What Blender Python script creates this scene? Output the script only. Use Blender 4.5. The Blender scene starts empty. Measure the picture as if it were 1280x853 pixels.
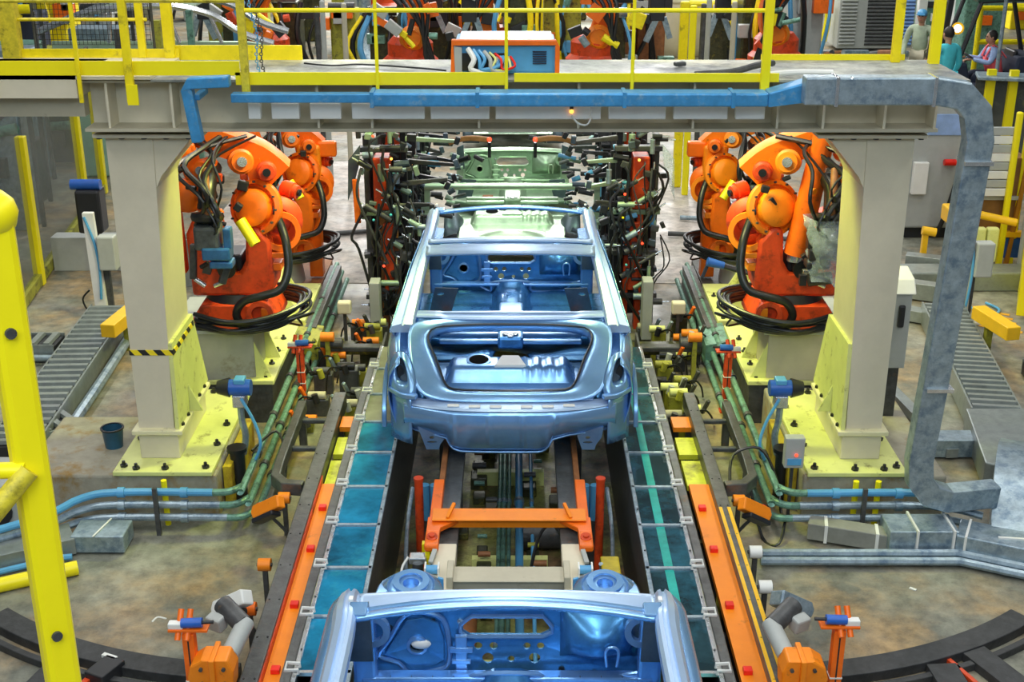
import bpy, bmesh, math, random
from mathutils import Vector, Matrix, Euler
from mathutils.geometry import tessellate_polygon
R = math.radians
rnd = random.Random(7)
SC = bpy.context.scene
COL = SC.collection

# ------------------------------------------------------------ camera
cd = bpy.data.cameras.new('camera')
cam = bpy.data.objects.new('camera', cd); COL.objects.link(cam)
cam.location = (0.04, 0, 4.65)
cam.rotation_euler = (R(90 - 21.383), 0, R(0.167))
cd.sensor_width = 36; cd.lens = 45.0
cd.clip_end = 200
SC.camera = cam

# ------------------------------------------------------------ light
SC.view_settings.view_transform = 'Standard'
SC.view_settings.look = 'None'
SC.view_settings.gamma = 1
SC.view_settings.use_curve_mapping = False
SC.view_settings.exposure = 0.3
w = bpy.data.worlds.new('world'); SC.world = w; w.use_nodes = True
bg = w.node_tree.nodes['Background']
bg.inputs[0].default_value = (0.55, 0.66, 0.78, 1); bg.inputs[1].default_value = 0.09

def area(name, loc, size, power, col, rot=(0, 0, 0), sy=None):
    l = bpy.data.lights.new(name, 'AREA'); l.energy = power; l.color = col
    l.shape = 'RECTANGLE'; l.size = size; l.size_y = sy or size
    o = bpy.data.objects.new(name, l); COL.objects.link(o)
    o.location = loc; o.rotation_euler = rot
    return o
# rows of roof lamps high above the hall
for i, y in enumerate((-1.5, 3.0, 7.5, 12, 17, 23, 30)):
    for x in (-5.5, 0.0, 5.5):
        if y == 30: area('roof_lamp', (x * .8, 38, 8.9), 1.4, 900, (1, .99, .97), sy=3.6); area('roof_lamp', (x * .8, 47, 9.2), 1.4, 900, (1, .99, .97), sy=3.6)  # far rows, unseen, added for white highlights on the car tops
        area('roof_lamp', (x, y, 8.6), 0.5, 100 if y < 20 else 210, (1, .98, .94), sy=3.2)
area('viewer_side_fill', (0, -3.2, 7.5), 9, 300, (.72, .86, 1.0), rot=(R(50), 0, 0), sy=2)  # unseen fill behind the camera, strengthened to brighten faces towards it
# lime tinted work lamps inside the cell, hung above the line and aimed outwards
def spot(name, loc, target, power, col, ang=70, r=.25):
    l = bpy.data.lights.new(name, 'SPOT'); l.energy = power; l.color = col; l.spot_size = R(ang); l.spot_blend = .6; l.shadow_soft_size = r
    o = bpy.data.objects.new(name, l); COL.objects.link(o); o.location = loc
    o.rotation_euler = (Vector(target) - Vector(loc)).to_track_quat('-Z', 'Y').to_euler()
for sx in (-1, 1):
    spot('cell_lamp', (sx * .5, 9.7, 3.7), (sx * 2.5, 9.0,   .7), 240, (.93, 1.0, .10), 66)
    spot('cell_lamp', (sx * .5, 11.2, 3.9), (sx * 2.4, 11.4, .5), 300, (.95, 1.0, .25), 70)
    spot('cell_lamp', (sx * .5, 9.0, 4.6), (sx * 2.4, 10.3, 1.7), 260, (1, .85, .6), 50)
spot('cell_lamp', (0, 13.0, 4.2), (0, 15.2, .8), 200, (.55, 1.0, .45), 60)

# ------------------------------------------------------------ materials
MATS = {}
def mat(name, col, rough=.5, metal=0, var=.25, scale=6, dirt=None, dirt_amt=.5, dscale=3, bump=0, spec=.5, alpha=1, trans=0, emit=None, es=1, coat=0):
    if name in MATS: return MATS[name]
    m = bpy.data.materials.new(name); m.use_nodes = True; MATS[name] = m
    nt = m.node_tree; N = nt.nodes; L = nt.links; b = N['Principled BSDF']
    b.inputs['Roughness'].default_value = rough; b.inputs['Metallic'].default_value = metal
    b.inputs['Specular IOR Level'].default_value = spec
    if coat: b.inputs['Coat Weight'].default_value = coat; b.inputs['Coat Roughness'].default_value = .15
    tc = N.new('ShaderNodeTexCoord')
    n = N.new('ShaderNodeTexNoise'); n.inputs['Scale'].default_value = scale; n.inputs['Detail'].default_value = 6
    n.inputs['Roughness'].default_value = .65
    L.new(tc.outputs['Object'], n.inputs['Vector'])
    r = N.new('ShaderNodeValToRGB'); r.color_ramp.elements[0].position = .3; r.color_ramp.elements[1].position = .7
    c = Vector(col[:3]); lo = c * (1 - var); hi = c * (1 + var * .6)
    r.color_ramp.elements[0].color = (*[min(1, v) for v in lo], 1); r.color_ramp.elements[1].color = (*[min(1, v) for v in hi], 1)
    L.new(n.outputs[0], r.inputs[0]); out = r.outputs[0]
    if dirt:
        n2 = N.new('ShaderNodeTexNoise'); n2.inputs['Scale'].default_value = dscale; n2.inputs['Detail'].default_value = 9
        n2.inputs['Roughness'].default_value = .7
        L.new(tc.outputs['Object'], n2.inputs['Vector'])
        r2 = N.new('ShaderNodeValToRGB'); r2.color_ramp.elements[0].position = 1 - dirt_amt - .07; r2.color_ramp.elements[1].position = 1 - dirt_amt + .1
        L.new(n2.outputs[0], r2.inputs[0])
        mx = N.new('ShaderNodeMix'); mx.data_type = 'RGBA'; mx.inputs[7].default_value = (*dirt, 1)
        L.new(r2.outputs[0], mx.inputs[0]); L.new(out, mx.inputs[6]); out = mx.outputs[2]
    L.new(out, b.inputs['Base Color'])
    if bump:
        bp = N.new('ShaderNodeBump'); bp.inputs['Strength'].default_value = bump; bp.inputs['Distance'].default_value = .02
        L.new(n.outputs[0], bp.inputs['Height']); L.new(bp.outputs[0], b.inputs['Normal'])
    if alpha < 1: b.inputs['Alpha'].default_value = alpha
    if trans: b.inputs['Transmission Weight'].default_value = trans
    if emit:
        b.inputs['Emission Color'].default_value = (*emit, 1); b.inputs['Emission Strength'].default_value = es
    return m
YEL = mat('yellow_paint', (.93, .76, .005), .42, var=.12, scale=9, dirt=(.28, .22, .02), dirt_amt=.36, dscale=7)
YELC = mat('clean_yellow_paint', (.98, .84, .005), .4, var=.06)
YELR = mat('worn_yellow_rail', (.72, .6, .03), .5, var=.25, scale=30, dirt=(.16, .13, .01), dirt_amt=.4, dscale=14)
AMB = mat('amber_paint', (.95, .55, .01), .45, var=.1)
ORA = mat('orange_paint', (.95, .17, .008), .38, var=.16, scale=7, dirt=(.12, .03, .01), dirt_amt=.33, dscale=6)
ORT = mat('orange_track_paint', (1.0, .27, .008), .45, var=.12, scale=5, dirt=(.22, .07, .01), dirt_amt=.34, dscale=8)
ROR = mat('red_orange_paint', (.72, .07, .012), .45, var=.25, scale=8, dirt=(.06, .015, .008), dirt_amt=.4, dscale=6)
RED = mat('red_plastic', (.85, .02, .01), .35)
CRM = mat('cream_column_paint', (.70, .65, .49), .5, var=.07, scale=4, dirt=(.33, .3, .2), dirt_amt=.26, dscale=5)
CRP = mat('chipped_cream_paint', (.78, .74, .46), .5, var=.1, scale=5, dirt=(.06, .045, .03), dirt_amt=.37, dscale=6)
LIM = mat('lime_lit_cream_paint', (.74, .78, .28), .5, var=.1, scale=5, dirt=(.14, .11, .02), dirt_amt=.36, dscale=7)  # cream paint with the lime lamp light put into its colour
BEI = mat('beige_beam_paint', (.5, .47, .35), .55, var=.1, scale=6, dirt=(.2, .18, .12), dirt_amt=.33)
GRY = mat('grey_cabinet_paint', (.42, .45, .43), .5, var=.1, dirt=(.18, .18, .16), dirt_amt=.3)
DGR = mat('dark_steel', (.085, .09, .092), .45, .35, var=.4, scale=14, dirt=(.2, .13, .07), dirt_amt=.33, dscale=12, bump=.2)
RAI = mat('worn_rail_steel', (.13, .14, .14), .42, .5, var=.35, scale=12, dirt=(.3, .13, .04), dirt_amt=.33, dscale=9, bump=.2)
GAL = mat('galvanised_steel', (.36, .46, .52), .38, .55, var=.3, scale=16, dirt=(.16, .24, .32), dirt_amt=.45, dscale=10)
BLU = mat('blue_duct_paint', (.06, .31, .62), .38, .25, var=.22, scale=14, dirt=(.25, .42, .55), dirt_amt=.38, dscale=16)
BLD = mat('blue_plastic', (.02, .12, .5), .35, var=.2)
BLL = mat('light_blue_paint', (.10, .38, .68), .35, var=.15)
CAR = mat('blue_lit_body_steel', (.26, .50, .84), .25, .62, var=.14, scale=3, dirt=(.17, .40, .76), dirt_amt=.45, dscale=2, spec=.6)  # bare steel body; the blue of the daylight is put into its colour
CARI = mat('blue_lit_inner_steel', (.09, .33, .66), .27, .6, var=.3, scale=5, dirt=(.04, .17, .4), dirt_amt=.45, dscale=3)  # darker inner panels, blue daylight put into the steel colour too
CARH = mat('painted_highlight_steel', (.50, .68, .92), .32, .4, var=.08, scale=5)  # lighter copy of the body steel: highlights on upward faces put into colour
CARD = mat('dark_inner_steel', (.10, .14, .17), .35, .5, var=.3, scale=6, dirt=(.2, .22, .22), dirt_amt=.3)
SIL = mat('green_lit_silver_steel', (.50, .66, .48), .3, .6, var=.14, scale=3, dirt=(.3, .42, .3), dirt_amt=.4, dscale=2)  # bare steel with the green cell light put into its colour
SILI = mat('green_lit_silver_inner', (.36, .5, .36), .35, .5, var=.2, scale=5, dirt=(.2, .28, .18), dirt_amt=.4)  # inner panels, the same green light put into the colour
BLK = mat('black_rubber', (.012, .014, .016), .32, var=.3, spec=.6)
BLP = mat('black_plastic', (.02, .022, .026), .4, var=.3)
WHT = mat('white_paint', (.80, .82, .78), .45, var=.06, dirt=(.45, .45, .38), dirt_amt=.28)
CHR = mat('bright_steel', (.72, .76, .78), .25, .8, var=.2, scale=20)
GRN = mat('green_conduit', (.17, .36, .28), .4, .3, var=.3, scale=20, dirt=(.06, .12, .09), dirt_amt=.45, dscale=14)
OIL = mat('oily_machinery', (.06, .065, .03), .38, .3, var=.6, scale=10, dirt=(.3, .27, .03), dirt_amt=.38, dscale=8)
OLV = mat('olive_machine_paint', (.42, .42, .04), .5, var=.35, scale=8, dirt=(.06, .06, .02), dirt_amt=.45, dscale=8)
BRN = mat('rusty_brown_steel', (.3, .12, .04), .6, var=.4, scale=9)
GLS = mat('grimy_guard_glass', (.10, .14, .11), .2, 0, var=.5, scale=3, alpha=.3)
CLG = mat('clear_plastic_film', (.55, .68, .8), .12, 0, var=.3, scale=20, alpha=.35)
SKN = mat('skin', (.5, .26, .16), .55, var=.1)
CYN = mat('cyan_cloth', (.08, .62, .72), .8, var=.15)
LBC = mat('pale_blue_cloth', (.38, .52, .85), .8, var=.12)
PNK = mat('coral_vest_cloth', (.9, .12, .14), .8, var=.1)
NVY = mat('navy_cloth', (.02, .03, .06), .8, var=.2)
HAR = mat('dark_hair', (.015, .012, .01), .6)
LAMP = mat('lamp_glow', (1, .5, .1), .3, emit=(1, .35, .05), es=2.5)
LAMR = mat('red_lamp_glow', (1, .08, .03), .3, emit=(1, .05, .02), es=2)
LAMW = mat('headlamp_glow', (1, .9, .8), .3, emit=(1, .85, .7), es=3)

def floor_mat(name, c1, c2, c3, c4, sc=.9):
    m = bpy.data.materials.new(name); m.use_nodes = True
    nt = m.node_tree; N = nt.nodes; L = nt.links; b = N['Principled BSDF']; b.inputs['Roughness'].default_value = .55
    tc = N.new('ShaderNodeTexCoord')
    def noise(s, d=8, r=.62, off=0):
        mp = N.new('ShaderNodeMapping'); mp.inputs[1].default_value = (off, off * .7, 0)
        L.new(tc.outputs['Object'], mp.inputs[0])
        n = N.new('ShaderNodeTexNoise'); n.inputs['Scale'].default_value = s; n.inputs['Detail'].default_value = d; n.inputs['Roughness'].default_value = r
        L.new(mp.outputs[0], n.inputs['Vector']); return n.outputs[0]
    def ramp(src, a, bb, p0=.38, p1=.62):
        r = N.new('ShaderNodeValToRGB'); r.color_ramp.elements[0].position = p0; r.color_ramp.elements[1].position = p1
        r.color_ramp.elements[0].color = (*a, 1); r.color_ramp.elements[1].color = (*bb, 1); L.new(src, r.inputs[0]); return r.outputs[0]
    def mix(f, a, bb):
        x = N.new('ShaderNodeMix'); x.data_type = 'RGBA'; L.new(f, x.inputs[0]); L.new(a, x.inputs[6]); L.new(bb, x.inputs[7]); return x.outputs[2]
    A = ramp(noise(sc * 1.3), c1, c2); B_ = ramp(noise(sc * 3, off=5), c3, c4)
    f = ramp(noise(sc, off=11), (0, 0, 0), (1, 1, 1), .42, .58)
    o = mix(f, A, B_)
    sp = ramp(noise(sc * 9, 10, .75, 3), (.55, .55, .55), (1.15, 1.15, 1.15), .35, .6)
    ml = N.new('ShaderNodeMix'); ml.data_type = 'RGBA'; ml.blend_type = 'MULTIPLY'; ml.inputs[0].default_value = 1
    L.new(o, ml.inputs[6]); L.new(sp, ml.inputs[7]); L.new(ml.outputs[2], b.inputs['Base Color'])
    rr = ramp(noise(sc * 2, off=8), (.35,) * 3, (.65,) * 3); L.new(rr, b.inputs['Roughness'])
    return m
FLO = floor_mat('stained_concrete_floor', (.21, .225, .18), (.32, .315, .25), (.40, .28, .14), (.15, .155, .13), .7)
FLP = floor_mat('oily_pit_floor', (.16, .19, .05), (.40, .40, .12), (.22, .13, .06), (.05, .06, .03), 2.2)
FLD = floor_mat('mezzanine_deck_plate', (.28, .31, .28), (.42, .44, .36), (.12, .14, .16), (.34, .34, .28), 1.2)

def stripes(name, c1, c2, scale, axis=(1, 0, 0), rough=.5, metal=0, rot=0, duty=.5):
    m = bpy.data.materials.new(name); m.use_nodes = True
    nt = m.node_tree; N = nt.nodes; L = nt.links; b = N['Principled BSDF']; b.inputs['Roughness'].default_value = rough; b.inputs['Metallic'].default_value = metal
    tc = N.new('ShaderNodeTexCoord'); d = N.new('ShaderNodeVectorMath'); d.operation = 'DOT_PRODUCT'; d.inputs[1].default_value = axis
    L.new(tc.outputs['Object'], d.inputs[0])
    a = N.new('ShaderNodeMath'); a.operation = 'MULTIPLY'; a.inputs[1].default_value = scale; L.new(d.outputs['Value'], a.inputs[0])
    fr = N.new('ShaderNodeMath'); fr.operation = 'FRACT'; L.new(a.outputs[0], fr.inputs[0])
    gt = N.new('ShaderNodeMath'); gt.operation = 'GREATER_THAN'; gt.inputs[1].default_value = duty; L.new(fr.outputs[0], gt.inputs[0])
    mx = N.new('ShaderNodeMix'); mx.data_type = 'RGBA'; mx.inputs[6].default_value = (*c1, 1); mx.inputs[7].default_value = (*c2, 1)
    L.new(gt.outputs[0], mx.inputs[0]); L.new(mx.outputs[2], b.inputs['Base Color'])
    return m
HAZ = stripes('hazard_tape', (.95, .75, .02), (.02, .02, .02), 9, (1, .75, .8))

# ------------------------------------------------------------ mesh builder
class B:
    def __init__(s, M=None, sx=1):
        s.bm = bmesh.new(); s.M = M or Matrix.Identity(4); s.sx = sx
    def _add(s, vs, fs):
        v = [s.bm.verts.new(p) for p in vs]
        for f in fs:
            try: s.bm.faces.new([v[i] for i in f])
            except ValueError: pass
        return v
    def box(s, x0, x1, y0, y1, z0, z1):
        return s._add([(x, y, z) for x in (x0, x1) for y in (y0, y1) for z in (z0, z1)],
                      [(0, 1, 3, 2), (4, 6, 7, 5), (0, 4, 5, 1), (2, 3, 7, 6), (0, 2, 6, 4), (1, 5, 7, 3)])
    def obox(s, c, size, rot=(0, 0, 0)):
        E = Euler([R(a) for a in rot]).to_matrix(); c = Vector(c)
        h = [a / 2 for a in size]
        vs = [c + E @ Vector((x, y, z)) for x in (-h[0], h[0]) for y in (-h[1], h[1]) for z in (-h[2], h[2])]
        return s._add(vs, [(0, 1, 3, 2), (4, 6, 7, 5), (0, 4, 5, 1), (2, 3, 7, 6), (0, 2, 6, 4), (1, 5, 7, 3)])
    def _frame(s, d, up=(0, 0, 1)):
        d = Vector(d).normalized(); up = Vector(up)
        if abs(d.dot(up)) > .97: up = Vector((0, 1, 0))
        a = d.cross(up).normalized(); b = a.cross(d).normalized()
        return a, b
    def beam(s, p0, p1, wd, h, up=(0, 0, 1), w2=None, h2=None):
        p0, p1 = Vector(p0), Vector(p1); a, b = s._frame(p1 - p0, up)
        w2 = w2 or wd; h2 = h2 or h
        vs = []
        for p, ww, hh in ((p0, wd, h), (p1, w2, h2)):
            for i, j in ((-1, -1), (1, -1), (1, 1), (-1, 1)): vs.append(p + a * ww / 2 * i + b * hh / 2 * j)
        return s._add(vs, [(0, 1, 2, 3), (7, 6, 5, 4), (0, 4, 5, 1), (1, 5, 6, 2), (2, 6, 7, 3), (3, 7, 4, 0)])
    def cyl(s, p0, p1, r, r2=None, n=16):
        p0, p1 = Vector(p0), Vector(p1); a, b = s._frame(p1 - p0); r2 = r if r2 is None else r2
        vs = []
        for p, q in ((p0, r), (p1, r2)):
            for i in range(n):
                t = 2 * math.pi * i / n; vs.append(p + (a * math.cos(t) + b * math.sin(t)) * q)
        fs = [(i, (i + 1) % n, n + (i + 1) % n, n + i) for i in range(n)] + [tuple(range(n - 1, -1, -1)), tuple(range(n, 2 * n))]
        return s._add(vs, fs)
    def ring(s, c, axis, ro, ri, h, n=24):
        c = Vector(c); ax = Vector(axis).normalized(); a, b = s._frame(ax)
        loops = []
        for r, k in ((ro, 0), (ro, h), (ri, h), (ri, 0)):
            loops.append([c + ax * k + (a * math.cos(2 * math.pi * i / n) + b * math.sin(2 * math.pi * i / n)) * r for i in range(n)])
        return s.loft(loops + [loops[0]], caps=False)
    def sweep(s, pts, sec, closed=False, caps=True, up=(0, 0, 1), smooth=0):
        pts = [Vector(p) for p in pts]
        if smooth: pts = spline(pts, smooth, closed)
        n = len(pts); m = len(sec)
        prev = None; loops = []
        for i, p in enumerate(pts):
            if closed: t = pts[(i + 1) % n] - pts[i - 1]
            else: t = pts[min(i + 1, n - 1)] - pts[max(i - 1, 0)]
            t.normalize()
            if prev is None: a, b = s._frame(t, up)
            else:
                a = prev - t * prev.dot(t); a.normalize(); b = a.cross(t).normalized()
            prev = a
            k = 1
            if 0 < i < n - 1 and not smooth:
                c = (pts[i] - pts[i - 1]).normalized().dot((pts[i + 1] - pts[i]).normalized()); k = min(1.6, 1 / max(.3, math.sqrt((1 + c) / 2)))
            loops.append([p + a * x * k + b * y for x, y in sec])
        if closed: loops.append(loops[0])
        return s.loft(loops, caps=caps and not closed)
    def tube(s, pts, r, n=8, smooth=4, closed=False):
        sec = [(r * math.cos(2 * math.pi * i / n), r * math.sin(2 * math.pi * i / n)) for i in range(n)]
        return s.sweep(pts, sec, closed=closed, smooth=smooth)
    def duct(s, pts, wd, h, up=(0, 0, 1), smooth=0):
        return s.sweep(pts, [(-wd / 2, -h / 2), (wd / 2, -h / 2), (wd / 2, h / 2), (-wd / 2, h / 2)], up=up, smooth=smooth)
    def loft(s, loops, caps=True, closed=True):
        m = len(loops[0]); rows = [[s.bm.verts.new(p) for p in lp] for lp in loops]
        for i in range(len(rows) - 1):
            for j in range(m if closed else m - 1):
                k = (j + 1) % m
                try: s.bm.faces.new((rows[i][j], rows[i][k], rows[i + 1][k], rows[i + 1][j]))
                except ValueError: pass
        if caps:
            for rw in (rows[0], rows[-1]):
                try: s.bm.faces.new(rw)
                except ValueError: pass
        return rows
    def grid(s, nx, ny, f):
        return s.loft([[f(i / nx, j / ny) for j in range(ny + 1)] for i in range(nx + 1)], caps=False, closed=False)
    def lathe(s, c, axis, prof, n=24):
        c = Vector(c); ax = Vector(axis).normalized(); a, b = s._frame(ax)
        return s.loft([[c + ax * h + (a * math.cos(2 * math.pi * i / n) + b * math.sin(2 * math.pi * i / n)) * max(r, .0005) for i in range(n)] for r, h in prof])
    def ball(s, c, r, sc=(1, 1, 1), n=12):
        c = Vector(c)
        lp = []
        for j in range(n // 2 + 1):
            t = math.pi * j / (n // 2)
            rr = max(math.sin(t), .01)
            lp.append([c + Vector((math.cos(2 * math.pi * i / n) * rr * r * sc[0], math.sin(2 * math.pi * i / n) * rr * r * sc[1], -math.cos(t) * r * sc[2])) for i in range(n)])
        return s.loft(lp)
    def plate(s, outer, holes=(), th=.01, fr=None):
        # 2D outline with holes, extruded by th; fr maps (u,v,w)->point
        fr = fr or (lambda u, v, w_: (u, v, w_))
        rings = [list(outer)] + [list(h) for h in holes]
        flat = [p for rg in rings for p in rg]
        tris = tessellate_polygon([[Vector((p[0], p[1], 0)) for p in rg] for rg in rings])
        va = [s.bm.verts.new(fr(p[0], p[1], 0)) for p in flat]; vb = [s.bm.verts.new(fr(p[0], p[1], th)) for p in flat]
        for t in tris:
            for vv in (va, vb):
                try: s.bm.faces.new([vv[i] for i in t])
                except ValueError: pass
        k = 0
        for rg in rings:
            n = len(rg)
            for i in range(n):
                j = (i + 1) % n
                try: s.bm.faces.new((va[k + i], va[k + j], vb[k + j], vb[k + i]))
                except ValueError: pass
            k += n
    def prism(s, poly, axis, a, b):
        if axis == 'x': f = lambda u, v, t: (a + t, u, v)
        elif axis == 'y': f = lambda u, v, t: (u, a + t, v)
        else: f = lambda u, v, t: (u, v, a + t)
        s.plate(poly, (), b - a, f)
    def build(s, name, m, parent=None, bevel=0, smooth=False, solid=0, sub=0, angle=35):
        for v in s.bm.verts:
            p = v.co.copy(); p.x *= s.sx; v.co = s.M @ p
        bmesh.ops.recalc_face_normals(s.bm, faces=s.bm.faces)
        me = bpy.data.meshes.new(name)
        o = bpy.data.objects.new(name, me)
        if parent is not None:
            root = parent
            off = Vector(root.get('_o', (0, 0, 0)))
            o.parent = parent; o['_o'] = tuple(off)
        elif len(s.bm.verts):
            xs = [v.co for v in s.bm.verts]
            off = Vector(((min(v.x for v in xs) + max(v.x for v in xs)) / 2, (min(v.y for v in xs) + max(v.y for v in xs)) / 2, min(v.z for v in xs)))
            o.location = off; o['_o'] = tuple(off)
        else: off = Vector()
        for v in s.bm.verts: v.co -= off
        s.bm.to_mesh(me); s.bm.free()
        me.materials.append(m); COL.objects.link(o)
        if sub:
            md = o.modifiers.new('s', 'SUBSURF'); md.levels = md.render_levels = sub
        if solid:
            md = o.modifiers.new('t', 'SOLIDIFY'); md.thickness = solid; md.offset = 0
        if bevel:
            md = o.modifiers.new('b', 'BEVEL'); md.width = bevel; md.segments = 2; md.limit_method = 'ANGLE'; md.angle_limit = R(40)
        if smooth or sub:
            for p in me.polygons: p.use_smooth = True
            if not sub:
                try: me.set_sharp_from_angle(angle=R(angle))
                except Exception: pass
        return o
def spline(pts, k, closed=False):
    out = []; n = len(pts)
    rng = range(n) if closed else range(n - 1)
    for i in rng:
        if closed: p0, p1, p2, p3 = pts[i - 1], pts[i], pts[(i + 1) % n], pts[(i + 2) % n]
        else: p0, p1, p2, p3 = pts[max(i - 1, 0)], pts[i], pts[i + 1], pts[min(i + 2, n - 1)]
        for j in range(k):
            t = j / k
            out.append(.5 * ((2 * p1) + (p2 - p0) * t + (2 * p0 - 5 * p1 + 4 * p2 - p3) * t * t + (3 * p1 - p0 - 3 * p2 + p3) * t ** 3))
    if not closed: out.append(pts[-1])
    return out
def tag(o, label=None, cat=None, group=None, kind=None):
    if label: o['label'] = label
    if cat: o['category'] = cat
    if group: o['group'] = group
    if kind: o['kind'] = kind
    return o
def thing(name, loc, label, cat, group=None):
    o = bpy.data.objects.new(name, None); COL.objects.link(o); o.location = loc; o['_o'] = tuple(loc); o.empty_display_size = .1
    return tag(o, label, cat, group)
def dup(root, loc=None, rotz=None, label=None, mats=None):
    def cp(o, par):
        c = o.copy(); COL.objects.link(c); c.parent = par
        if mats and o.type == 'MESH' and o.data.materials and o.data.materials[0].name in mats:
            c.data = o.data.copy(); c.data.materials[0] = mats[o.data.materials[0].name]
        for ch in list(o.children): cp(ch, c)
        return c
    r = cp(root, None)
    if loc is not None: r.location = loc
    if rotz is not None: r.rotation_euler = (0, 0, rotz)
    if label: r['label'] = label
    return r

# ------------------------------------------------------------ floor points seen from the camera (floor plan helper)
def G(px, py, z=0.0):
    p = R(21.383); yw = R(.167); u = (px - 640) / 1600; v = (426.5 - py) / 1600
    d = Vector((u, math.cos(p) + v * math.sin(p), -math.sin(p) + v * math.cos(p)))
    d = Vector((d.x * math.cos(yw) - d.y * math.sin(yw), d.x * math.sin(yw) + d.y * math.cos(yw), d.z))
    k = (z - 4.65) / d.z
    return Vector((.04 + d.x * k, d.y * k, z))
# ------------------------------------------------------------ setting: floor and pit
b = B()
b.plate([(-34, -2), (34, -2), (34, 75), (-34, 75)], [[(-1.43, 3.2), (1.52, 3.2), (1.52, 11.9), (-1.43, 11.9)]], .02, lambda u, v, w_: (u, v, w_ - .02))
fl = b.build('floor', FLO); tag(fl, kind='structure')
b = B(); b.box(-1.43, 1.52, 3.2, 11.9, -.5, -.42)
b.box(-1.47, -1.43, 3.2, 11.9, -.5, -.021); b.box(1.52, 1.56, 3.2, 11.9, -.5, -.021); b.box(-1.43, 1.52, 3.16, 3.2, -.5, -.021); b.box(-1.43, 1.52, 11.9, 11.94, -.5, -.021)
tag(b.build('floor', FLP), kind='structure')

# ------------------------------------------------------------ gantry: two columns, cross beam, walkway
def column(sx, label):
    X0, X1 = 2.45, 2.72   # inner / outer
    t = thing('gantry_column', (sx * 2.55, 8.9, .38), label, 'column', 'columns of the steel gantry')
    b = B(sx=sx); b.prism([(X0 + .01, .62), (X1, .62), (X1, 2.8), (X0 - .05, 2.8)], 'y', 8.5, 9.1)
    b.build('shaft', CRM, t, bevel=.012)
    # flared bracket under the beam, on the inner side
    b = B(sx=sx); b.prism([(X0 - .03, 2.8), (X0 - .03, 2.42), (X0 - .08, 2.52), (X0 - .32, 2.8)], 'y', 8.51, 9.09)
    b.build('corner_bracket', CRM, t)
    b = B(sx=sx); b.box(X0 - .4, X1 + .06, 8.42, 9.3, 2.8, 2.825); b.box(X0 - .4, X1 + .06, 8.42, 9.3, 2.84, 2.865)
    b.build('cap_plate', CRM, t, bevel=.004)
    b = B(sx=sx)
    for i in range(5): b.cyl((X0 - .3 + i * .15, 8.47, 2.785), (X0 - .3 + i * .15, 8.47, 2.8), .02, n=6)
    b.build('cap_bolts', DGR, t)
    # stepped foot
    b = B(sx=sx); b.box(X0 - .06, X1 + .04, 8.44, 9.36, .60, .635); b.build('foot_flange', CRP, t, bevel=.006)
    b = B(sx=sx); b.box(X0 - .02, X1 + .0, 8.47, 9.33, .40, .60); b.build('foot_box', CRM, t, bevel=.008)
    b = B(sx=sx)
    b.prism([(8.47, .636), (9.40, .636), (9.12, 1.30), (8.5, 1.30)], 'x', X0 - .035, X0 - .005)
    b.prism([(X0 - .035, .636), (X0 - .13, .636), (X0 - .035, .85)], 'y', 8.80, 8.82)
    b.build('inner_gusset', LIM, t)
    b = B(sx=sx); b.box(X0 - .30, X1 + .15, 8.25, 9.75, .365, .40); b.build('base_plate', LIM, t, bevel=.006)
    b = B(sx=sx)
    for x, y in ((X0 - .24, 8.32), (X0 + .05, 8.3), (X0 + .26, 8.3), (X1 + .09, 8.34), (X0 - .24, 8.7), (X0 - .24, 9.05), (X0 - .24, 9.4), (X0 - .24, 9.68), (X0, 9.68), (X1 + .09, 8.8)):
        b.lathe((x, y, .40), (0, 0, 1), [(.028, 0), (.028, .018), (.014, .02), (.012, .045), (.0, .046)], n=6)
    for y in (8.55, 8.72, 8.9, 9.08, 9.25): b.lathe((X0 - .035, y, .635), (0, 0, 1), [(.02, 0), (.02, .02), (0, .021)], n=6)
    b.build('anchor_bolts', BLK, t)
    if sx < 0:
        b = B(sx=sx)
        b.box(X0 - .042, X1 + .006, 8.494, 9.11, 1.21, 1.25)
        b.build('hazard_band', HAZ, t)
    # concrete plinth with steel skirt
    q = B(sx=sx); q.box(X0 - .32, X1 + (.85 if sx < 0 else .45), 8.28, 9.9 if sx > 0 else 9.3, 0, .36); 
    tag(q.build('plinth', mat('stained_plinth_concrete', (.36, .34, .26), .7, var=.3, scale=5, dirt=(.28, .16, .02), dirt_amt=.42, dscale=4), bevel=.02),
        'grey stained plinth under the %s gantry column, yellow rust down its side' % ('left' if sx < 0 else 'right'), 'plinth')
    return t
column(-1, 'cream gantry column left of the cars with black and yellow tape')
column(1, 'cream gantry column right of the cars without any tape')

t = thing('gantry_beam', (0, 8.8, 2.87), 'cream steel I-beam spanning above the cars between the two columns', 'beam')
b = B(); b.box(-2.78, 2.8, 8.30, 9.1, 2.87, 2.89); b.build('bottom_flange', BEI, t)
b = B(); b.box(-2.78, 2.8, 8.30, 9.1, 3.19, 3.205); b.build('top_flange', BEI, t)
b = B(); b.box(-2.78, 2.8, 8.5, 8.53, 2.89, 3.19); b.build('web', CRM, t)
b = B(); b.box(-2.78, 2.8, 9.0, 9.03, 2.89, 3.19); b.build('web', CRM, t)
for x in (-2.62, -2.2, -1.25, -.9, -.2, .45, 1.2, 1.75, 2.05, 2.45, 2.78):
    b = B(); b.box(x - .008, x + .008, 8.32, 8.5, 2.89, 3.19); b.build('stiffener', CRM, t)
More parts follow.
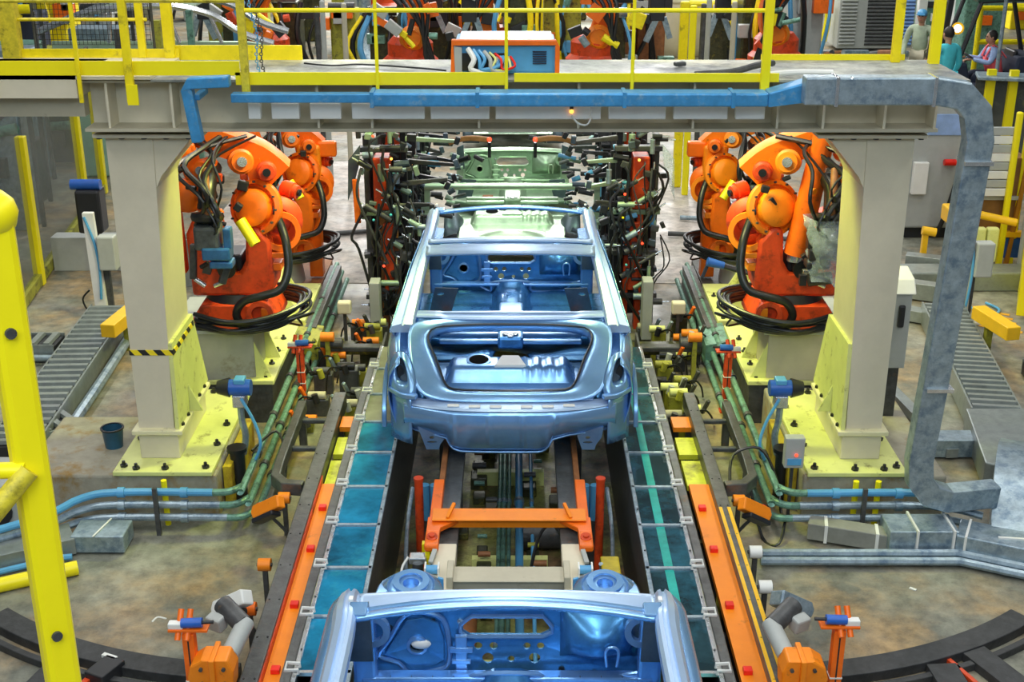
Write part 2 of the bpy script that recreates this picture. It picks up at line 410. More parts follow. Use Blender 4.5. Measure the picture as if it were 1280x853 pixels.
# white tray covers hanging on the beam under the blue duct
for i, (x0, x1) in enumerate(((-1.70, -1.60), (-1.55, -1.35), (-1.30, -1.08), (-1.03, -.24 - .3), (-.52, -.12), (-.10, .60), (.63, 1.02), (1.05, 1.42), (1.45, 1.66))):
    q = B(); q.box(x0 + .01, x1 - .01, 8.24, 8.30, 2.965, 3.07)
    tag(q.build('tray_cover', WHT, bevel=.006), 'white tray cover on the beam face under the duct, %s' % ('first', 'second', 'third', 'fourth', 'fifth', 'sixth', 'seventh', 'eighth', 'ninth')[i] + ' counted from the left', 'cover', 'white tray covers along the beam')

# blue duct with the thin left run
t = thing('cable_duct', (0, 8.1, 3.1), 'long blue painted duct running along the front of the beam', 'duct')
b = B(); b.duct([(-1.76, 8.12, 3.13), (-.85, 8.12, 3.13)], .09, .055); b.build('thin_run', BLU, t, bevel=.006)
b = B(); b.duct([(-.87, 8.08, 3.135), (1.62, 8.08, 3.135)], .16, .085); b.build('wide_run', BLU, t, bevel=.012)
for x in (-.86, -.2, .72, 1.4):
    b = B(); b.box(x - .012, x + .012, 7.99, 8.17, 3.088, 3.184); b.build('joint_strap', BLU, t)
b = B(); b.prism([(1.62, 3.09), (1.62, 3.18), (1.86, 3.25), (1.93, 3.24), (1.95, 3.17), (1.86, 3.12)], 'y', 8.0, 8.16); b.build('end_transition', BLU, t, bevel=.01)
tb = B(); tb.duct([(-1.75, 8.05, 3.245), (-2.0, 8.05, 3.235), (-2.02, 8.05, 3.19), (-1.98, 8.05, 2.86)], .08, .07); tb.box(-1.99, -1.95, 8.06, 8.301, 3.12, 3.16)
tag(tb.build('duct_drop', BLU, bevel=.008), 'short blue duct elbow dropping past the beam above the left robot', 'duct')
t = thing('galvanised_duct', (2.9, 7.9, .3), 'big galvanised duct bending down beside the right column to the floor', 'duct')
pts = [Vector(p) for p in ((1.82, 7.95, 3.21), (2.2, 7.95, 3.21), (2.62, 7.95, 3.21), (2.80, 7.95, 3.18), (2.90, 7.95, 3.08), (2.94, 7.95, 2.9), (2.90, 7.95, 2.0), (2.86, 7.95, 1.2), (2.83, 7.95, .66), (2.85, 7.95, .50), (2.93, 7.95, .40), (3.06, 7.95, .36), (3.42, 8.02, .36))]
b = B(); b.duct(pts, .17, .13, up=(0, 1, 0)); b.build('duct_run', GAL, t, bevel=.01)
b = B()
b.box(2.85, 3.03, 7.86, 8.04, 2.75, 2.775); b.box(2.795, 2.975, 7.86, 8.04, 1.2, 1.225)
for x in (2.0, 2.6): b.box(x, x + .02, 7.86, 8.04, 3.12, 3.30)
b.build('straps', CHR, t)
b = B()
for x, z in ((2.1, 3.285), (2.62, 3.285)): b.ball((x, 7.9, z), .016)
b.build('cover_screws', CHR, t)

# mezzanine walkway
b = B(); b.box(-2.3, 2.95, 8.24, 9.05, 3.206, 3.22)
t = thing('walkway', (0, 8.6, 3.2), 'raised walkway deck of worn steel above the cars with yellow kick plates', 'walkway')
b.build('deck_plate', FLD, t)
b = B(); b.box(-1.75, -.02, 8.22, 8.235, 3.19, 3.27); b.build('kick_plate', YELC, t)
b = B(); b.box(.03, 1.72, 8.22, 8.235, 3.21, 3.265); b.build('kick_plate', YELC, t)
b = B(); b.box(-3.4, -1.72, 8.22, 8.235, 3.25, 3.34); b.build('kick_plate', YELC, t)
b = B(); b.box(1.75, 2.75, 9.03, 9.045, 3.20, 3.26); b.build('kick_plate', YELC, t)
b = B(); b.box(-2.35, -1.45, 9.03, 9.045, 3.22, 3.32); b.build('kick_plate', YEL, t)
b = B(); b.box(-3.4, -2.3, 9.0, 9.015, 3.24, 3.30); b.build('kick_plate', YEL, t)
b = B(); b.box(-4.6, -2.78, 8.24, 8.95, 3.10, 3.24); b.box(-4.6, -2.3, 8.24, 9.0, 3.22, 3.24); b.build('edge_beam', CRM, t)
b = B(); b.box(-4.6, -2.8, 8.4, 8.5, 2.95, 3.1); b.build('lower_edge_web', BEI, t)

# yellow guard rail on the walkway
t = thing('guard_rail', (0, 8.2, 3.1), 'yellow tube guard rail along the front of the walkway above the cars', 'railing')
def post(x, y, z0, z1, wd, m=YELR, dx=0):
    b = B(); b.beam((x, y, z0), (x + dx, y, z1), wd, wd * .8); b.build('post', m, t, bevel=.004)
for x, wd in ((-.84, .022), (-.02, .022), (.78, .022)): post(x, 8.19, 3.08, 4.4, wd, YELC)
post(-1.68, 8.19, 3.1, 4.4, .05, YELR); post(1.62, 8.17, 3.1, 4.4, .055, YELC)
post(-2.42, 8.19, 3.08, 4.4, .05, YEL); post(-2.74, 8.19, 3.08, 4.4, .026, YEL); post(-3.32, 8.19, 3.08, 4.4, .03, YELR)
post(-2.36, 9.0, 3.24, 4.4, .07, YEL); post(-2.55, 9.0, 3.24, 4.4, .05, YEL); post(2.91, 8.9, 3.2, 4.4, .07, YELC); post(2.66, 8.95, 3.22, 4.4, .06, YEL); post(-3.45, 9.0, 3.24, 4.4, .12, YELR)
b = B(); b.tube([(-1.68, 8.19, 3.66), (1.62, 8.19, 3.66)], .014, smooth=0); b.build('rail', YELC, t)
b = B(); b.tube([(-4.4, 8.19, 3.72), (-1.68, 8.19, 3.72)], .016, smooth=0); b.build('rail', YELR, t)
b = B(); b.tube([(-3.4, 9.0, 3.5), (-2.5, 9.0, 3.5)], .012, smooth=0); b.build('rail', YEL, t)
b = B(); b.box(-2.44, -2.37, 8.165, 8.18, 3.07, 3.2); b.build('foot_plate', YELC, t)
# left wire mesh panel behind the kick plate
t = thing('mesh_guard', (-2.95, 9.2, 3.24), 'fine wire mesh guard panel behind the walkway at upper left', 'guard')
b = B()
for i in range(28): b.beam((-3.35 + i * .03, 9.2, 3.3), (-3.35 + i * .03, 9.2, 4.0), .003, .003)
for i in range(20): b.beam((-3.35, 9.2, 3.3 + i * .035), (-2.54, 9.2, 3.3 + i * .035), .003, .003)
b.build('wire_mesh', BLK, t)
b = B(); b.tube([(-3.36, 9.2, 3.24), (-3.36, 9.2, 4.0)], .01, smooth=0); b.tube([(-2.52, 9.2, 3.24), (-2.52, 9.2, 4.0)], .01, smooth=0); b.build('frame', DGR, t)

# chain hanging at the left rail
t = thing('safety_chain', (-1.6, 8.3, 3.2), 'blue and dark chain hanging on the left end of the walkway rail', 'chain')
for k, x in enumerate((-1.605, -1.575)):
    b = B()
    for i in range(26):
        z = 3.24 + i * .022; xx = x - .012 * math.sin(i * .4) - (i * .0015)
        b.ring((xx, 8.3, z), (1, 0, 0) if i % 2 else (0, 1, 0), .013, .007, .006, n=8)
    b.build('chain_strand', BLL if k == 0 else DGR, t)

# the pale machine box with orange rim and hoses on the deck
t = thing('control_box', (-.08, 8.6, 3.22), 'blue machine box with orange rim and hoses on the deck above the cars', 'machine')
X0, X1, Yf = -.36, .30, 8.42
b = B(); b.box(X0, X1, Yf + .02, 8.85, 3.222, 3.43); b.build('housing', BLL, t, bevel=.02)
b = B(); b.box(X0 + .05, X0 + .34, Yf - .006, Yf + .02, 3.25, 3.36); b.build('opening', BLK, t)
b = B(); b.duct([(X0 - .01, Yf, 3.225), (X0 - .01, Yf, 3.43), (X1 - .0, Yf, 3.43), (X1 + .01, Yf, 3.40), (X1 + .01, Yf, 3.225)], .03, .03, up=(0, 1, 0)); b.build('orange_rim', ORA, t, bevel=.006)
b = B(); b.box(X0 + .03, X1 - .02, Yf + .0, 8.83, 3.43, 3.447); b.build('lid', GAL, t, bevel=.005)
b = B(); b.box(X0, X0 + .05, Yf - .01, Yf + .02, 3.24, 3.4); b.build('grey_panel', GRY, t)
b = B()
for i in range(6): b.box(X1 - .15, X1 - .06, Yf + .008, Yf + .018, 3.29 + i * .015, 3.297 + i * .015)
b.build('vent', NVY, t)
for i, (c, q) in enumerate(((WHT, .018), (BLL, .012), (BLL, .012), (GRY, .014), (LIM, .008), (RED, .008))):
    b = B(); x = X0 + .09 + i * .035
    b.tube([(x, Yf - .01, 3.39 - i * .006), (x + .04, Yf - .06, 3.33), (x + .02 + .03 * (i % 2), Yf - .08, 3.27), (x + .13, Yf - .07, 3.25 + .02 * (i % 3)), (x + .2 - .02 * i, Yf - .005, 3.34)], q); b.build('hose', c, t, smooth=True)
# hoses on the deck and lamp on the beam
for i, (pts, r, m, lab) in enumerate((
    ([(-1.4, 8.8, 3.235), (-1.2, 8.7, 3.235), (-1.0, 8.75, 3.235), (-.6, 8.6, 3.235), (-.42, 8.5, 3.235)], .006, BLK, 'thin black cable lying along the walkway deck left of the machine box'),
    ([(1.2, 8.35, 3.235), (1.45, 8.4, 3.245), (1.62, 8.5, 3.27), (1.75, 8.6, 3.27)], .022, DGR, 'thick grey hose lying on the walkway deck near the right post'),
    ([(1.62, 8.3, 3.24), (1.85, 8.35, 3.25), (2.1, 8.4, 3.24)], .02, WHT, 'pale hose lying beside the galvanised duct on the walkway'))):
    b = B(); b.tube(pts, r); tag(b.build('floor_cable', m, smooth=True), lab, 'cable')
b = B(); b.obox((1.15, 8.75, 3.24), (.08, .05, .03), (0, 0, 20)); tag(b.build('rag', DGR, bevel=.01), 'small dark rag lying on the walkway deck right of centre', 'rag')
t = thing('warning_light', (.42, 8.24, 3.0), 'small amber lamp with a looped white cable on the beam face', 'lamp')
b = B(); b.cyl((.40, 8.235, 3.03), (.40, 8.235, 3.12), .012); b.build('stem', DGR, t)
b = B(); b.ball((.40, 8.225, 3.02), .014); b.build('lens', LAMP, t, smooth=True)
b = B(); b.tube([(.43, 8.2, 3.11), (.5, 8.2, 3.09), (.525, 8.2, 3.0), (.5, 8.2, 2.94), (.44, 8.2, 2.95), (.40, 8.2, 3.0)], .006); b.build('cable', WHT, t, smooth=True)

# ------------------------------------------------------------ foreground yellow ladder post
t = thing('ladder_stile', (-.76, 1.9, 2.9), 'big yellow square tube post in the left foreground with rungs', 'post')
b = B(); b.obox((-.765, 1.9, 3.5), (.056, .056, 1.26), (0, 0, 33)); b.build('stile', YELC, t, bevel=.012)
b = B(); b.cyl((-.765, 1.9, 4.11), (-.90, 1.98, 4.11), .038, n=20); b.ball((-.765, 1.9, 4.115), .040); b.build('rounded_top', YELC, t, smooth=True)
b = B(); b.cyl((-.76, 1.87, 3.71 - .02), (-1.2, 1.87, 3.70 - .02), .014); b.build('rung', YELC, t, smooth=True)
b = B(); b.cyl((-.755, 1.87, 3.69), (-.95, 1.72, 3.47), .017); b.build('brace', YELR, t, smooth=True)
for z in (3.37 + .0, 3.93):
    b = B(); b.cyl((-.752, 1.870, z), (-.748, 1.8655, z), .009, n=12); b.build('bolt', DGR, t)
# ------------------------------------------------------------ car bodies (local: y forward from the rear face)
def car(Y0, label, M1=CAR, M2=CARI, dz=0, shell=True):
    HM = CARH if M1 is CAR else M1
    T = Matrix.Translation((0, Y0, dz))
    t = thing('bare_car', (0, Y0, .5 + dz), label, 'car body', 'bare car bodies on the line')
    def b_(sx=1): return B(M=T, sx=sx)
    TF = T @ Matrix.Translation((0, .15, -.055))
    def bf_(sx=1): return B(M=TF, sx=sx)
    def arcy(x, k=.16): return k * (abs(x) / .78) ** 3
    if shell:
        # rear ring around boot opening
        half_in = [(0, .18, .975), (.22, .185, .975), (.40, .195, .98), (.46, .24, 1.0), (.50, .33, 1.05), (.545, .46, 1.12), (.60, .6, 1.18), (.605, .70, 1.215), (.56, .77, 1.232), (.42, .80, 1.24), (.2, .81, 1.245), (0, .81, 1.245)]
        half_out = [(0, .10, .93), (.22, .10, .93), (.44, .105, .935), (.56, .12, .95), (.66, .14, .985), (.70, .22, 1.08), (.74, .42, 1.19), (.76, .62, 1.26), (.74, .78, 1.285), (.6, .85, 1.285), (.3, .87, 1.285), (0, .87, 1.285)]
        def full(h): return [Vector((-x, y, z)) for x, y, z in h[::-1][:-1]] + [Vector(p) for p in h] if False else [Vector(p) for p in h] + [Vector((-x, y, z)) for x, y, z in h[::-1][1:-1]]
        I, O = full(half_in), full(half_out)
        mid = [i.lerp(o, .2) + Vector((0, -.004, .006)) for i, o in zip(I, O)]
        inn = [i + Vector((0, .03, -.05)) for i in I]
        b = b_(); b.loft([inn, I, mid, [i.lerp(o, .75) + Vector((0, -.002, .004)) for i, o in zip(I, O)], O], caps=False)
        b.build('boot_surround', M1, t, solid=.008, sub=1)
        b = b_(); b.tube([p + Vector((0, .0, .012)) for p in I], .009, closed=True, smooth=2, n=6); b.build('boot_seal_flange', BLK if M1 is CAR else M2, t, smooth=True)
    # lamp corner left and right
    for sx in (-1, 1):
        if shell:
            fr = [(.70, .22, 1.10), (.745, .36, 1.185), (.80, .42, 1.20), (.845, .38, 1.16), (.86, .30, 1.06), (.85, .24, .97), (.78, .14, .95), (.70, .11, .955), (.675, .13, 1.0)]
            Fo = [Vector(p) for p in fr]; c = sum(Fo, Vector()) / len(Fo)
            c2 = c + Vector((.008, .0, .03))
            ho = [c2 + Vector(((p - c).x * .52, (p - c).y * .5 , (p - c).z * .62)) for p in Fo]
            outer = [p + Vector((.02 if p.x > .75 else -.02, .03, 0)) for p in Fo]
            b = b_(sx); b.loft([outer, Fo, [p.lerp(h, .5) + Vector((0, -.01, 0)) for p, h in zip(Fo, ho)], ho, [h + Vector((-.01, .07, 0)) for h in ho]], caps=False)
            b.build('lamp_corner', M1, t, solid=.006, sub=1)
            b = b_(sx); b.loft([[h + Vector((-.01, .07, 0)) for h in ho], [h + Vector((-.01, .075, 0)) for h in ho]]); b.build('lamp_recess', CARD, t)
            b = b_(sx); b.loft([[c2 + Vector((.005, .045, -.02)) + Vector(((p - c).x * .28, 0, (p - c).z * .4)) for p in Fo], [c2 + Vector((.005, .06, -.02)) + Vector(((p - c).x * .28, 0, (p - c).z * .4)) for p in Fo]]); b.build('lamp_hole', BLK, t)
            # ledge below the lamp
            b = b_(sx); b.duct([(.66, .10, .975), (.76, .15, .965), (.86, .27, .97)], .05, .035, smooth=3); b.build('lamp_ledge', M1, t, bevel=.008, smooth=True)
            # quarter edge below the lamp down to the bumper
            b = b_(sx); b.grid(6, 5, lambda u, v: (.70 + .17 * u, .10 + .22 * u ** 1.2 + .01 * v, .96 - (.36 + .04 * u) * v)); b.build('rear_corner', M1, t, solid=.008, smooth=True)
            # body side
            def side(u, v):
                y = .26 + u * 3.2
                xb = .875 - .01 * u - (.035 * max(0, 1 - u * 6)); belt = 1.20 + .05 * min(1, u * 4) - .09 * u - .04*max(0,1-u*9)
                wheel = max(0, 1 - ((y - .78) / .36) ** 2) ** .5
                bot = .60 + .30 * wheel if abs(y - .78) < .36 else .60
                z = belt + (bot - belt) * v
                bul = math.sin(min(1, v * 1.15) * math.pi) * .045 + .03 * wheel * v
                return (xb + bul - .05 * max(0, .12 - v) / .12 - .02 * v, y, z)
            b = b_(sx); b.grid(56, 12, side); b.build('body_side', M1, t, solid=.008, smooth=True)
            # wheel arch flare
            arc = [(.93, .78 + .38 * math.cos(a), .60 + .33 * math.sin(a)) for a in [math.pi * i / 14 for i in range(15)]]
            b = b_(sx); b.duct(arc, .03, .035, up=(1, 0, 0)); b.build('wheel_arch', M1, t, bevel=.006, smooth=True)
            b = b_(sx); b.lathe((.90, 1.02, 1.0), (1, 0, -.1), [(.0, .0), (.05, .028), (.085, .02), (.1, -.02)], n=16); b.build('filler_bulge', M1, t, smooth=True) if sx < 0 else b.bm.free()
            # belt to rail: C pillar and roof rail as one swept sheet
            P = [(.80, .72, 1.275), (.755, 1.02, 1.42), (.70, 1.32, 1.59), (.67, 1.6, 1.655), (.655, 2.0, 1.675), (.655, 2.42, 1.67), (.672, 2.62, 1.64), (.71, 2.95, 1.48), (.765, 3.42, 1.2)]
            W = [.16, .13, .10, .085, .08, .08, .08, .075, .075]
            P = spline([Vector(p) for p in P], 4); Wn = [W[min(8, i // 4)] + (W[min(8, i // 4 + 1)] - W[min(8, i // 4)]) * (i % 4) / 4 for i in range(len(P))]
            lo = []
            for p, ww in zip(P, Wn):
                lo.append([p + Vector(q) for q in ((-ww / 2, 0, -.008), (-ww / 2 + .012, 0, .012), (-.012, 0, .018), (-.006, 0, .004), (.006, 0, .004), (.012, 0, .02), (ww / 2, 0, .0), (ww / 2 + .022, 0, -.05), (-ww / 2, 0, -.05))])
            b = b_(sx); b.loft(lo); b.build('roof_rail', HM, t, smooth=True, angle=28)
            # outer quarter between C pillar and belt
            b = b_(sx); b.grid(10, 4, lambda u, v: ((P[int(u * 16)].x + .10 - .04 * u) * (1 - v) + .862 * v, P[int(u * 16)].y + .0 * v, (P[int(u * 16)].z - .03) * (1 - v) + (1.20 + .03 * u) * v)); b.build('quarter_sheet', M1, t, solid=.006, smooth=True)
            # B pillar, door sill
            b = b_(sx); b.duct([(.665, 2.02, 1.62), (.78, 1.98, 1.2), (.83, 1.95, .62)], .06, .12, up=(0, 1, 0), smooth=3); b.build('centre_pillar', M1, t, smooth=True, bevel=.008)
            b = b_(sx); b.duct([(.80, 1.2, .56), (.80, 3.36, .56)], .12, .12); b.build('sill', M2, t, bevel=.02)
        # inner rear wheelhouse and hinge panel
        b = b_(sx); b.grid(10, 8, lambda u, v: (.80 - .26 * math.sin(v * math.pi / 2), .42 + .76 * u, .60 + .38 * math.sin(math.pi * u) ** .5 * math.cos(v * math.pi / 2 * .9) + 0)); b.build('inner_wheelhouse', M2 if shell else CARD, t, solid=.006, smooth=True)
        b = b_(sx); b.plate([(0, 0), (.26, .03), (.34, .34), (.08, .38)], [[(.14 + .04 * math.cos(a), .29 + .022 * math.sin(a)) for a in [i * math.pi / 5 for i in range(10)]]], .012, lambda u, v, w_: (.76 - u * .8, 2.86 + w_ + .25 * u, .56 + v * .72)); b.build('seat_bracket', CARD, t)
        # hinge post with round hole at the cowl end
        b = bf_(sx); b.ring((.67, 3.30, 1.02), (0, -1, .12), .085, .052, .04, n=20); b.build('side_vent_ring', M1, t, smooth=True)
        b = bf_(sx); b.plate([(0, 0), (.12, 0), (.10, .30), (.01, .34)], [], .02, lambda u, v, w_: (.66 + u, 3.16 + w_, .92 + v)); b.build('hinge_post', CARD, t, bevel=.004)
        b = bf_(sx); b.duct([(.72, 3.30, 1.12), (.72, 3.32, .58)], .12, .1, up=(0, 1, 0)); b.build('kick_panel', M1, t, bevel=.02)
        # strut tower and front rail
        b = bf_(sx); b.lathe((.53, 3.92, .58), (0, -.12, 1), [(.20, 0), (.19, .22), (.17, .30), (.13, .335), (.12, .325), (.085, .33), (.07, .345), (.045, .345), (.045, .30)], n=28); sto = b.build('strut_tower', M1, t, smooth=True, angle=50)
        b = bf_(sx); b.ring((.53, 3.885, .925), (0, -.12, 1), .10, .065, .012); b.build('strut_tower_rim', M1, sto, smooth=True)
        b = bf_(sx); b.duct([(.70, 3.4, .95), (.68, 3.9, .86), (.64, 4.12, .78)], .07, .06, smooth=3); b.build('apron_rail', M1, t, bevel=.01, smooth=True)
        b = bf_(sx); b.duct([(.45, 3.4, .58), (.43, 3.9, .6), (.43, 4.18, .62)], .09, .11); b.build('front_rail', M2, t, bevel=.015)
        b = bf_(sx); b.plate([(0, 0), (.12, 0), (.12, .15), (.07, .15), (.06, .1), (.03, .16), (0, .15)], [], .02, lambda u, v, w_: (.37 + u, 4.16 + w_, .62 + v)); b.build('front_bracket', BLL if M1 is CAR else M1, t, bevel=.004)
    if shell:
        # bumper panel
        def zb(x):
            a = abs(x)
            L = [(0, .565), (.36, .565), (.42, .585), (.455, .66), (.56, .68), (.78, .70)]
            if x > 0: L = [(0, .565), (.22, .565), (.27, .59), (.30, .66), (.42, .69), (.78, .70)]
            for (x0, z0), (x1, z1) in zip(L, L[1:]):
                if x0 <= a <= x1: return z0 + (z1 - z0) * (a - x0) / (x1 - x0)
            return L[-1][1]
        def bf(u, v):
            x = -.76 + 1.52 * u; z = .905 + (zb(x) - .905) * v
            y = arcy(x) + .03 * (v - .25) ** 2 * 4 - .025 * math.sin(v * math.pi)
            r = sum(math.exp(-((x - c) / .012) ** 2) for c in (-.40, -.145, .095, .32)) * .008 * (1 if .15 < v < .85 else 0)
            return (x, y - r, z)
        b = b_(); b.grid(120, 10, bf); b.build('bumper_panel', M1, t, solid=.01, smooth=True)
        b = b_(); b.grid(60, 1, lambda u, v: (-.76 + 1.52 * u, arcy(-.76 + 1.52 * u) + .045 + .03 * v, zb(-.76 + 1.52 * u) + .003 - .022 * v)); b.build('bumper_lower_flange', M1, t, solid=.012, smooth=True)
        # shelf above the bumper with slots
        outer = [(-.72 + 1.44 * i / 30, arcy(-.72 + 1.44 * i / 30) - .0) for i in range(31)] + [(.72, .13), (.56, .06), (-.56, .06), (-.72, .13)]
        slots = []
        for c in (-.40, -.25, -.10, .12, .27, .42):
            slots.append([(c + .035 * math.cos(a), .028 + .010 * math.sin(a)) for a in [i * math.pi / 6 for i in range(12)]])
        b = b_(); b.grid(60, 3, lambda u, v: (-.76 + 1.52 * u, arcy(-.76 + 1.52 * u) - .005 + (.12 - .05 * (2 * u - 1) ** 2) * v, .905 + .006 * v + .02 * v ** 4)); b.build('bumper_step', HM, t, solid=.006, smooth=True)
        for c in (-.40, -.25, -.10, .12, .27, .42):
            b = b_(); b.obox((c, .055 + arcy(c), .918), (.085, .04, .012)); b.build('step_clip', WHT if M1 is CAR else M1, t, bevel=.012, smooth=True)
        for x in (-.56, .56):
            b = b_(); b.plate([(-.10, .14), (.11, .14), (.10, .06), (.06, .0), (.05, -.04), (-.04, -.04), (-.06, .02)], [[(.0 + .018 * math.cos(a), .055 + .013 * math.sin(a)) for a in [i * math.pi / 5 for i in range(10)]], [(.0 + .036 * math.cos(a), .018 + .009 * math.sin(a)) for a in [i * math.pi / 5 for i in range(10)]]], .012, lambda u, v, w_: (x + u, .04 + w_ + arcy(x), .60 + v)); b.build('tow_bracket', M1, t)
        # parcel shelf and crossbars
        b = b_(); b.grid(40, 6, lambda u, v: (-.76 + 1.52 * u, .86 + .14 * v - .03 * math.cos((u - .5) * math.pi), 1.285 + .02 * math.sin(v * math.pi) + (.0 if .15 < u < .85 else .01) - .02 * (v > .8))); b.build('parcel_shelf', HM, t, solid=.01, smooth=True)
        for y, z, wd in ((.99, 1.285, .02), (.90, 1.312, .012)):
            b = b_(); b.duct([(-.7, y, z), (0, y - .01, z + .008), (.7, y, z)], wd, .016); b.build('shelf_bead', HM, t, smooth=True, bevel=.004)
        for x in (-.62, .62):
            b = b_(); b.obox((x, .93, 1.30), (.14, .05, .02)); b.build('shelf_pressing', M2, t, bevel=.008)
    # boot floor
    def bfz(u, v):
        x = -.62 + 1.24 * u; y = .16 + 1.0 * v
        z = .80 + .03 * math.sin(v * 3)
        d = max(0, 1 - (max(0, abs(x) - .42) / .07) ** 2) * max(0, 1 - (max(0, abs(y - .86) - .10) / .07) ** 2)
        z += .11 * d
        d2 = max(0, 1 - (x / .38) ** 2) * max(0, 1 - ((y - .36) / .11) ** 2); z += .05 * d2
        if x > .1 and d > .5: z += .008 * math.cos((x - .1) * 2 * math.pi / .1)
        return (x, y, z)
    b = b_(); b.grid(90, 50, bfz); bfo = b.build('boot_floor', M1, t, solid=.006, smooth=True)
    b = b_(); b.lathe((-.24, .86, .944), (0, -.1, 1), [(.095, 0), (.095, .006), (.08, .007), (0, .0071)], n=24); b.build('boot_floor_ring', M1, bfo, smooth=True)
    b = b_(); b.lathe((-.24, .86, .948), (0, -.1, 1), [(.075, 0), (.075, .0045), (0, .005)], n=24); b.build('access_hole', mat('hole_black', (.004, .004, .004), .9, var=0, spec=.05), bfo)
    b = b_(); b.prism([(-.12, .74), (.12, .74), (.065, .94), (-.065, .94)], 'z', .93, .955); b.build('latch_plate', WHT if M1 is CAR else M1, t, bevel=.006)
    for i, (y, z) in enumerate(((1.16, .98), (1.26, 1.0))):
        for s_ in (-1, 1):
            b = b_(s_); b.duct([(.09, y, z), (.56, y, z)], .05, .035); b.build('rear_cross_bar', M1, t, bevel=.01, smooth=True)
    b = b_(); b.obox((0, 1.2, .99), (.2, .22, .1)); b.build('centre_mount', M2, t, bevel=.02)
    for x in (-.04, .04, 0):
        b = b_(); b.lathe((x, 1.12 + abs(x), 1.04), (0, 0, 1), [(.025, 0), (.025, .01), (.012, .012), (.012, 0)], n=12); b.build('mount_bush', CHR, t)
    # rear seat riser, cabin floor, tunnel
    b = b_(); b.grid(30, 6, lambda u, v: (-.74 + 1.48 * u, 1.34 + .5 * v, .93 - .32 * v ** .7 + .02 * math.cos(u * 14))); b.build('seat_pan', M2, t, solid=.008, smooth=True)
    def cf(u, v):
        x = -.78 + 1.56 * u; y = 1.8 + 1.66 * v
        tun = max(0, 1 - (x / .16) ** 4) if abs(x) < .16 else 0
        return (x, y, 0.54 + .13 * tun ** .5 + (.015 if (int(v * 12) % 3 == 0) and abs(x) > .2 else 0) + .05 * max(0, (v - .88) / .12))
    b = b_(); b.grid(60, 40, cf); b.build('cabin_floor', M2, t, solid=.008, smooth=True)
    b = b_(); b.duct([(-.74, 2.45, .60), (-.17, 2.45, .60)], .16, .07); b.duct([(.17, 2.45, .60), (.74, 2.45, .60)], .16, .07); b.build('floor_cross_member', M1, t, bevel=.015)
    b = b_(); b.duct([(0, 2.2, .70), (0, 2.75, .71)], .22, .07); b.build('tunnel_top', M1, t, bevel=.02)
    b = b_(); b.obox((.0, 2.42, .742), (.07, .1, .01)); b.build('tunnel_slot', BLK, t)
    b = b_(); b.obox((-.33, 2.62, .66), (.14, .10, .03)); b.build('floor_opening', BRN, t, bevel=.01)
    # firewall with slot and round holes
    def fw(u, v, w_): return (u, 3.40 + w_ - .10 * max(0, (.85 - v)) , v)
    circ = lambda cx, cz, r, n=12, ky=1: [(cx + r * math.cos(2 * math.pi * i / n), cz + r * ky * math.sin(2 * math.pi * i / n)) for i in range(n)]
    slot = [(-.19, .92), (.17, .92), (.215, .945), (.215, .975), (.17, 1.03), (-.17, 1.03), (-.225, .985), (-.225, .945)]
    b = bf_(); b.plate([(-.78, .62), (.78, .62), (.78, 1.14), (-.78, 1.14)], [slot, circ(-.53, .84, .035), circ(-.15, .85, .022), circ(-.07, .85, .022), circ(.1, .85, .02), circ(.17, .85, .02), circ(-.1, .78, .03), circ(.14, .78, .03), circ(.02, .775, .018)], .012, fw)
    fwo = b.build('firewall', M2, t)
    b = bf_(); b.tube([fw(p[0] * 1.06 - .0, (p[1] - .975) * 1.12 + .975, -.012) for p in slot], .012, closed=True, smooth=0); b.build('firewall_slot_rim', M1, fwo, smooth=True)
    # embossed master cylinder area, left of the slot
    lp = [(-.66, .80), (-.60, .90), (-.52, 1.04), (-.42, 1.06), (-.33, 1.02), (-.30, .9), (-.30, .76), (-.36, .72), (-.5, .70), (-.56, .76)]
    b = bf_(); b.tube([Vector(fw(x, z, -.012)) for x, z in lp], .014, closed=True, smooth=3); b.build('firewall_bead', M1, fwo, smooth=True)
    b = bf_(); b.plate([(x * .86 - .065, (z - .88) * .84 + .88) for x, z in lp], [circ(-.46, .87, .035)], .02, lambda u, v, w_: fw(u, v, -w_)); b.build('firewall_pressing', M2, t, bevel=.006)
    b = bf_(); b.lathe(fw(-.46, .87, -.02), (0, -1, 0), [(.055, 0), (.055, .015), (.038, .02), (.036, .0)], n=18); b.build('booster_ring', M1, fwo, smooth=True)
    b = bf_(); b.ball(fw(-.44, .88, -.03), .04, (1.3, .5, .7)); b.build('plug', WHT, t, smooth=True) if Y0 < 5 else b.bm.free()
    for cx, cz in ((-.6, .96), (-.38, 1.0), (-.57, .80), (-.40, .78), (.5, 1.02), (.62, .86), (.45, .70), (.28, .72), (-.24, .76), (-.24, 1.0)):
        b = bf_(); b.lathe(fw(cx, cz, -.002), (0, -1, 0), [(.016, 0), (.016, .006), (.008, .008), (.008, .002)], n=10); b.build('grommet', BLK if (cx * 10) % 2 < 1 else CHR, fwo)
    # bulge on the passenger side
    b = bf_(); b.grid(24, 14, lambda u, v: (.27 + .48 * u, 3.385 - .16 * (math.sin(math.pi * min(1, u * 1.25)) ** .6 if u < .8 else math.sin(math.pi) ** .6 + .0) * math.sin(math.pi * v) ** .7 - 0, .80 + .30 * v)); b.build('blower_bulge', M2, t, smooth=True)
    b = bf_(); b.tube([(.50, 3.24, .84), (.49, 3.22, .93), (.505, 3.215, .965), (.54, 3.215, .965), (.555, 3.22, .93), (.55, 3.24, .84)], .008, smooth=3); b.build('bulge_bead', M1, t, smooth=True)
    b = bf_(); b.duct([(-.74, 3.30, .735), (.74, 3.30, .735)], .08, .03); b.build('dash_cross_member', M1, t, bevel=.01)
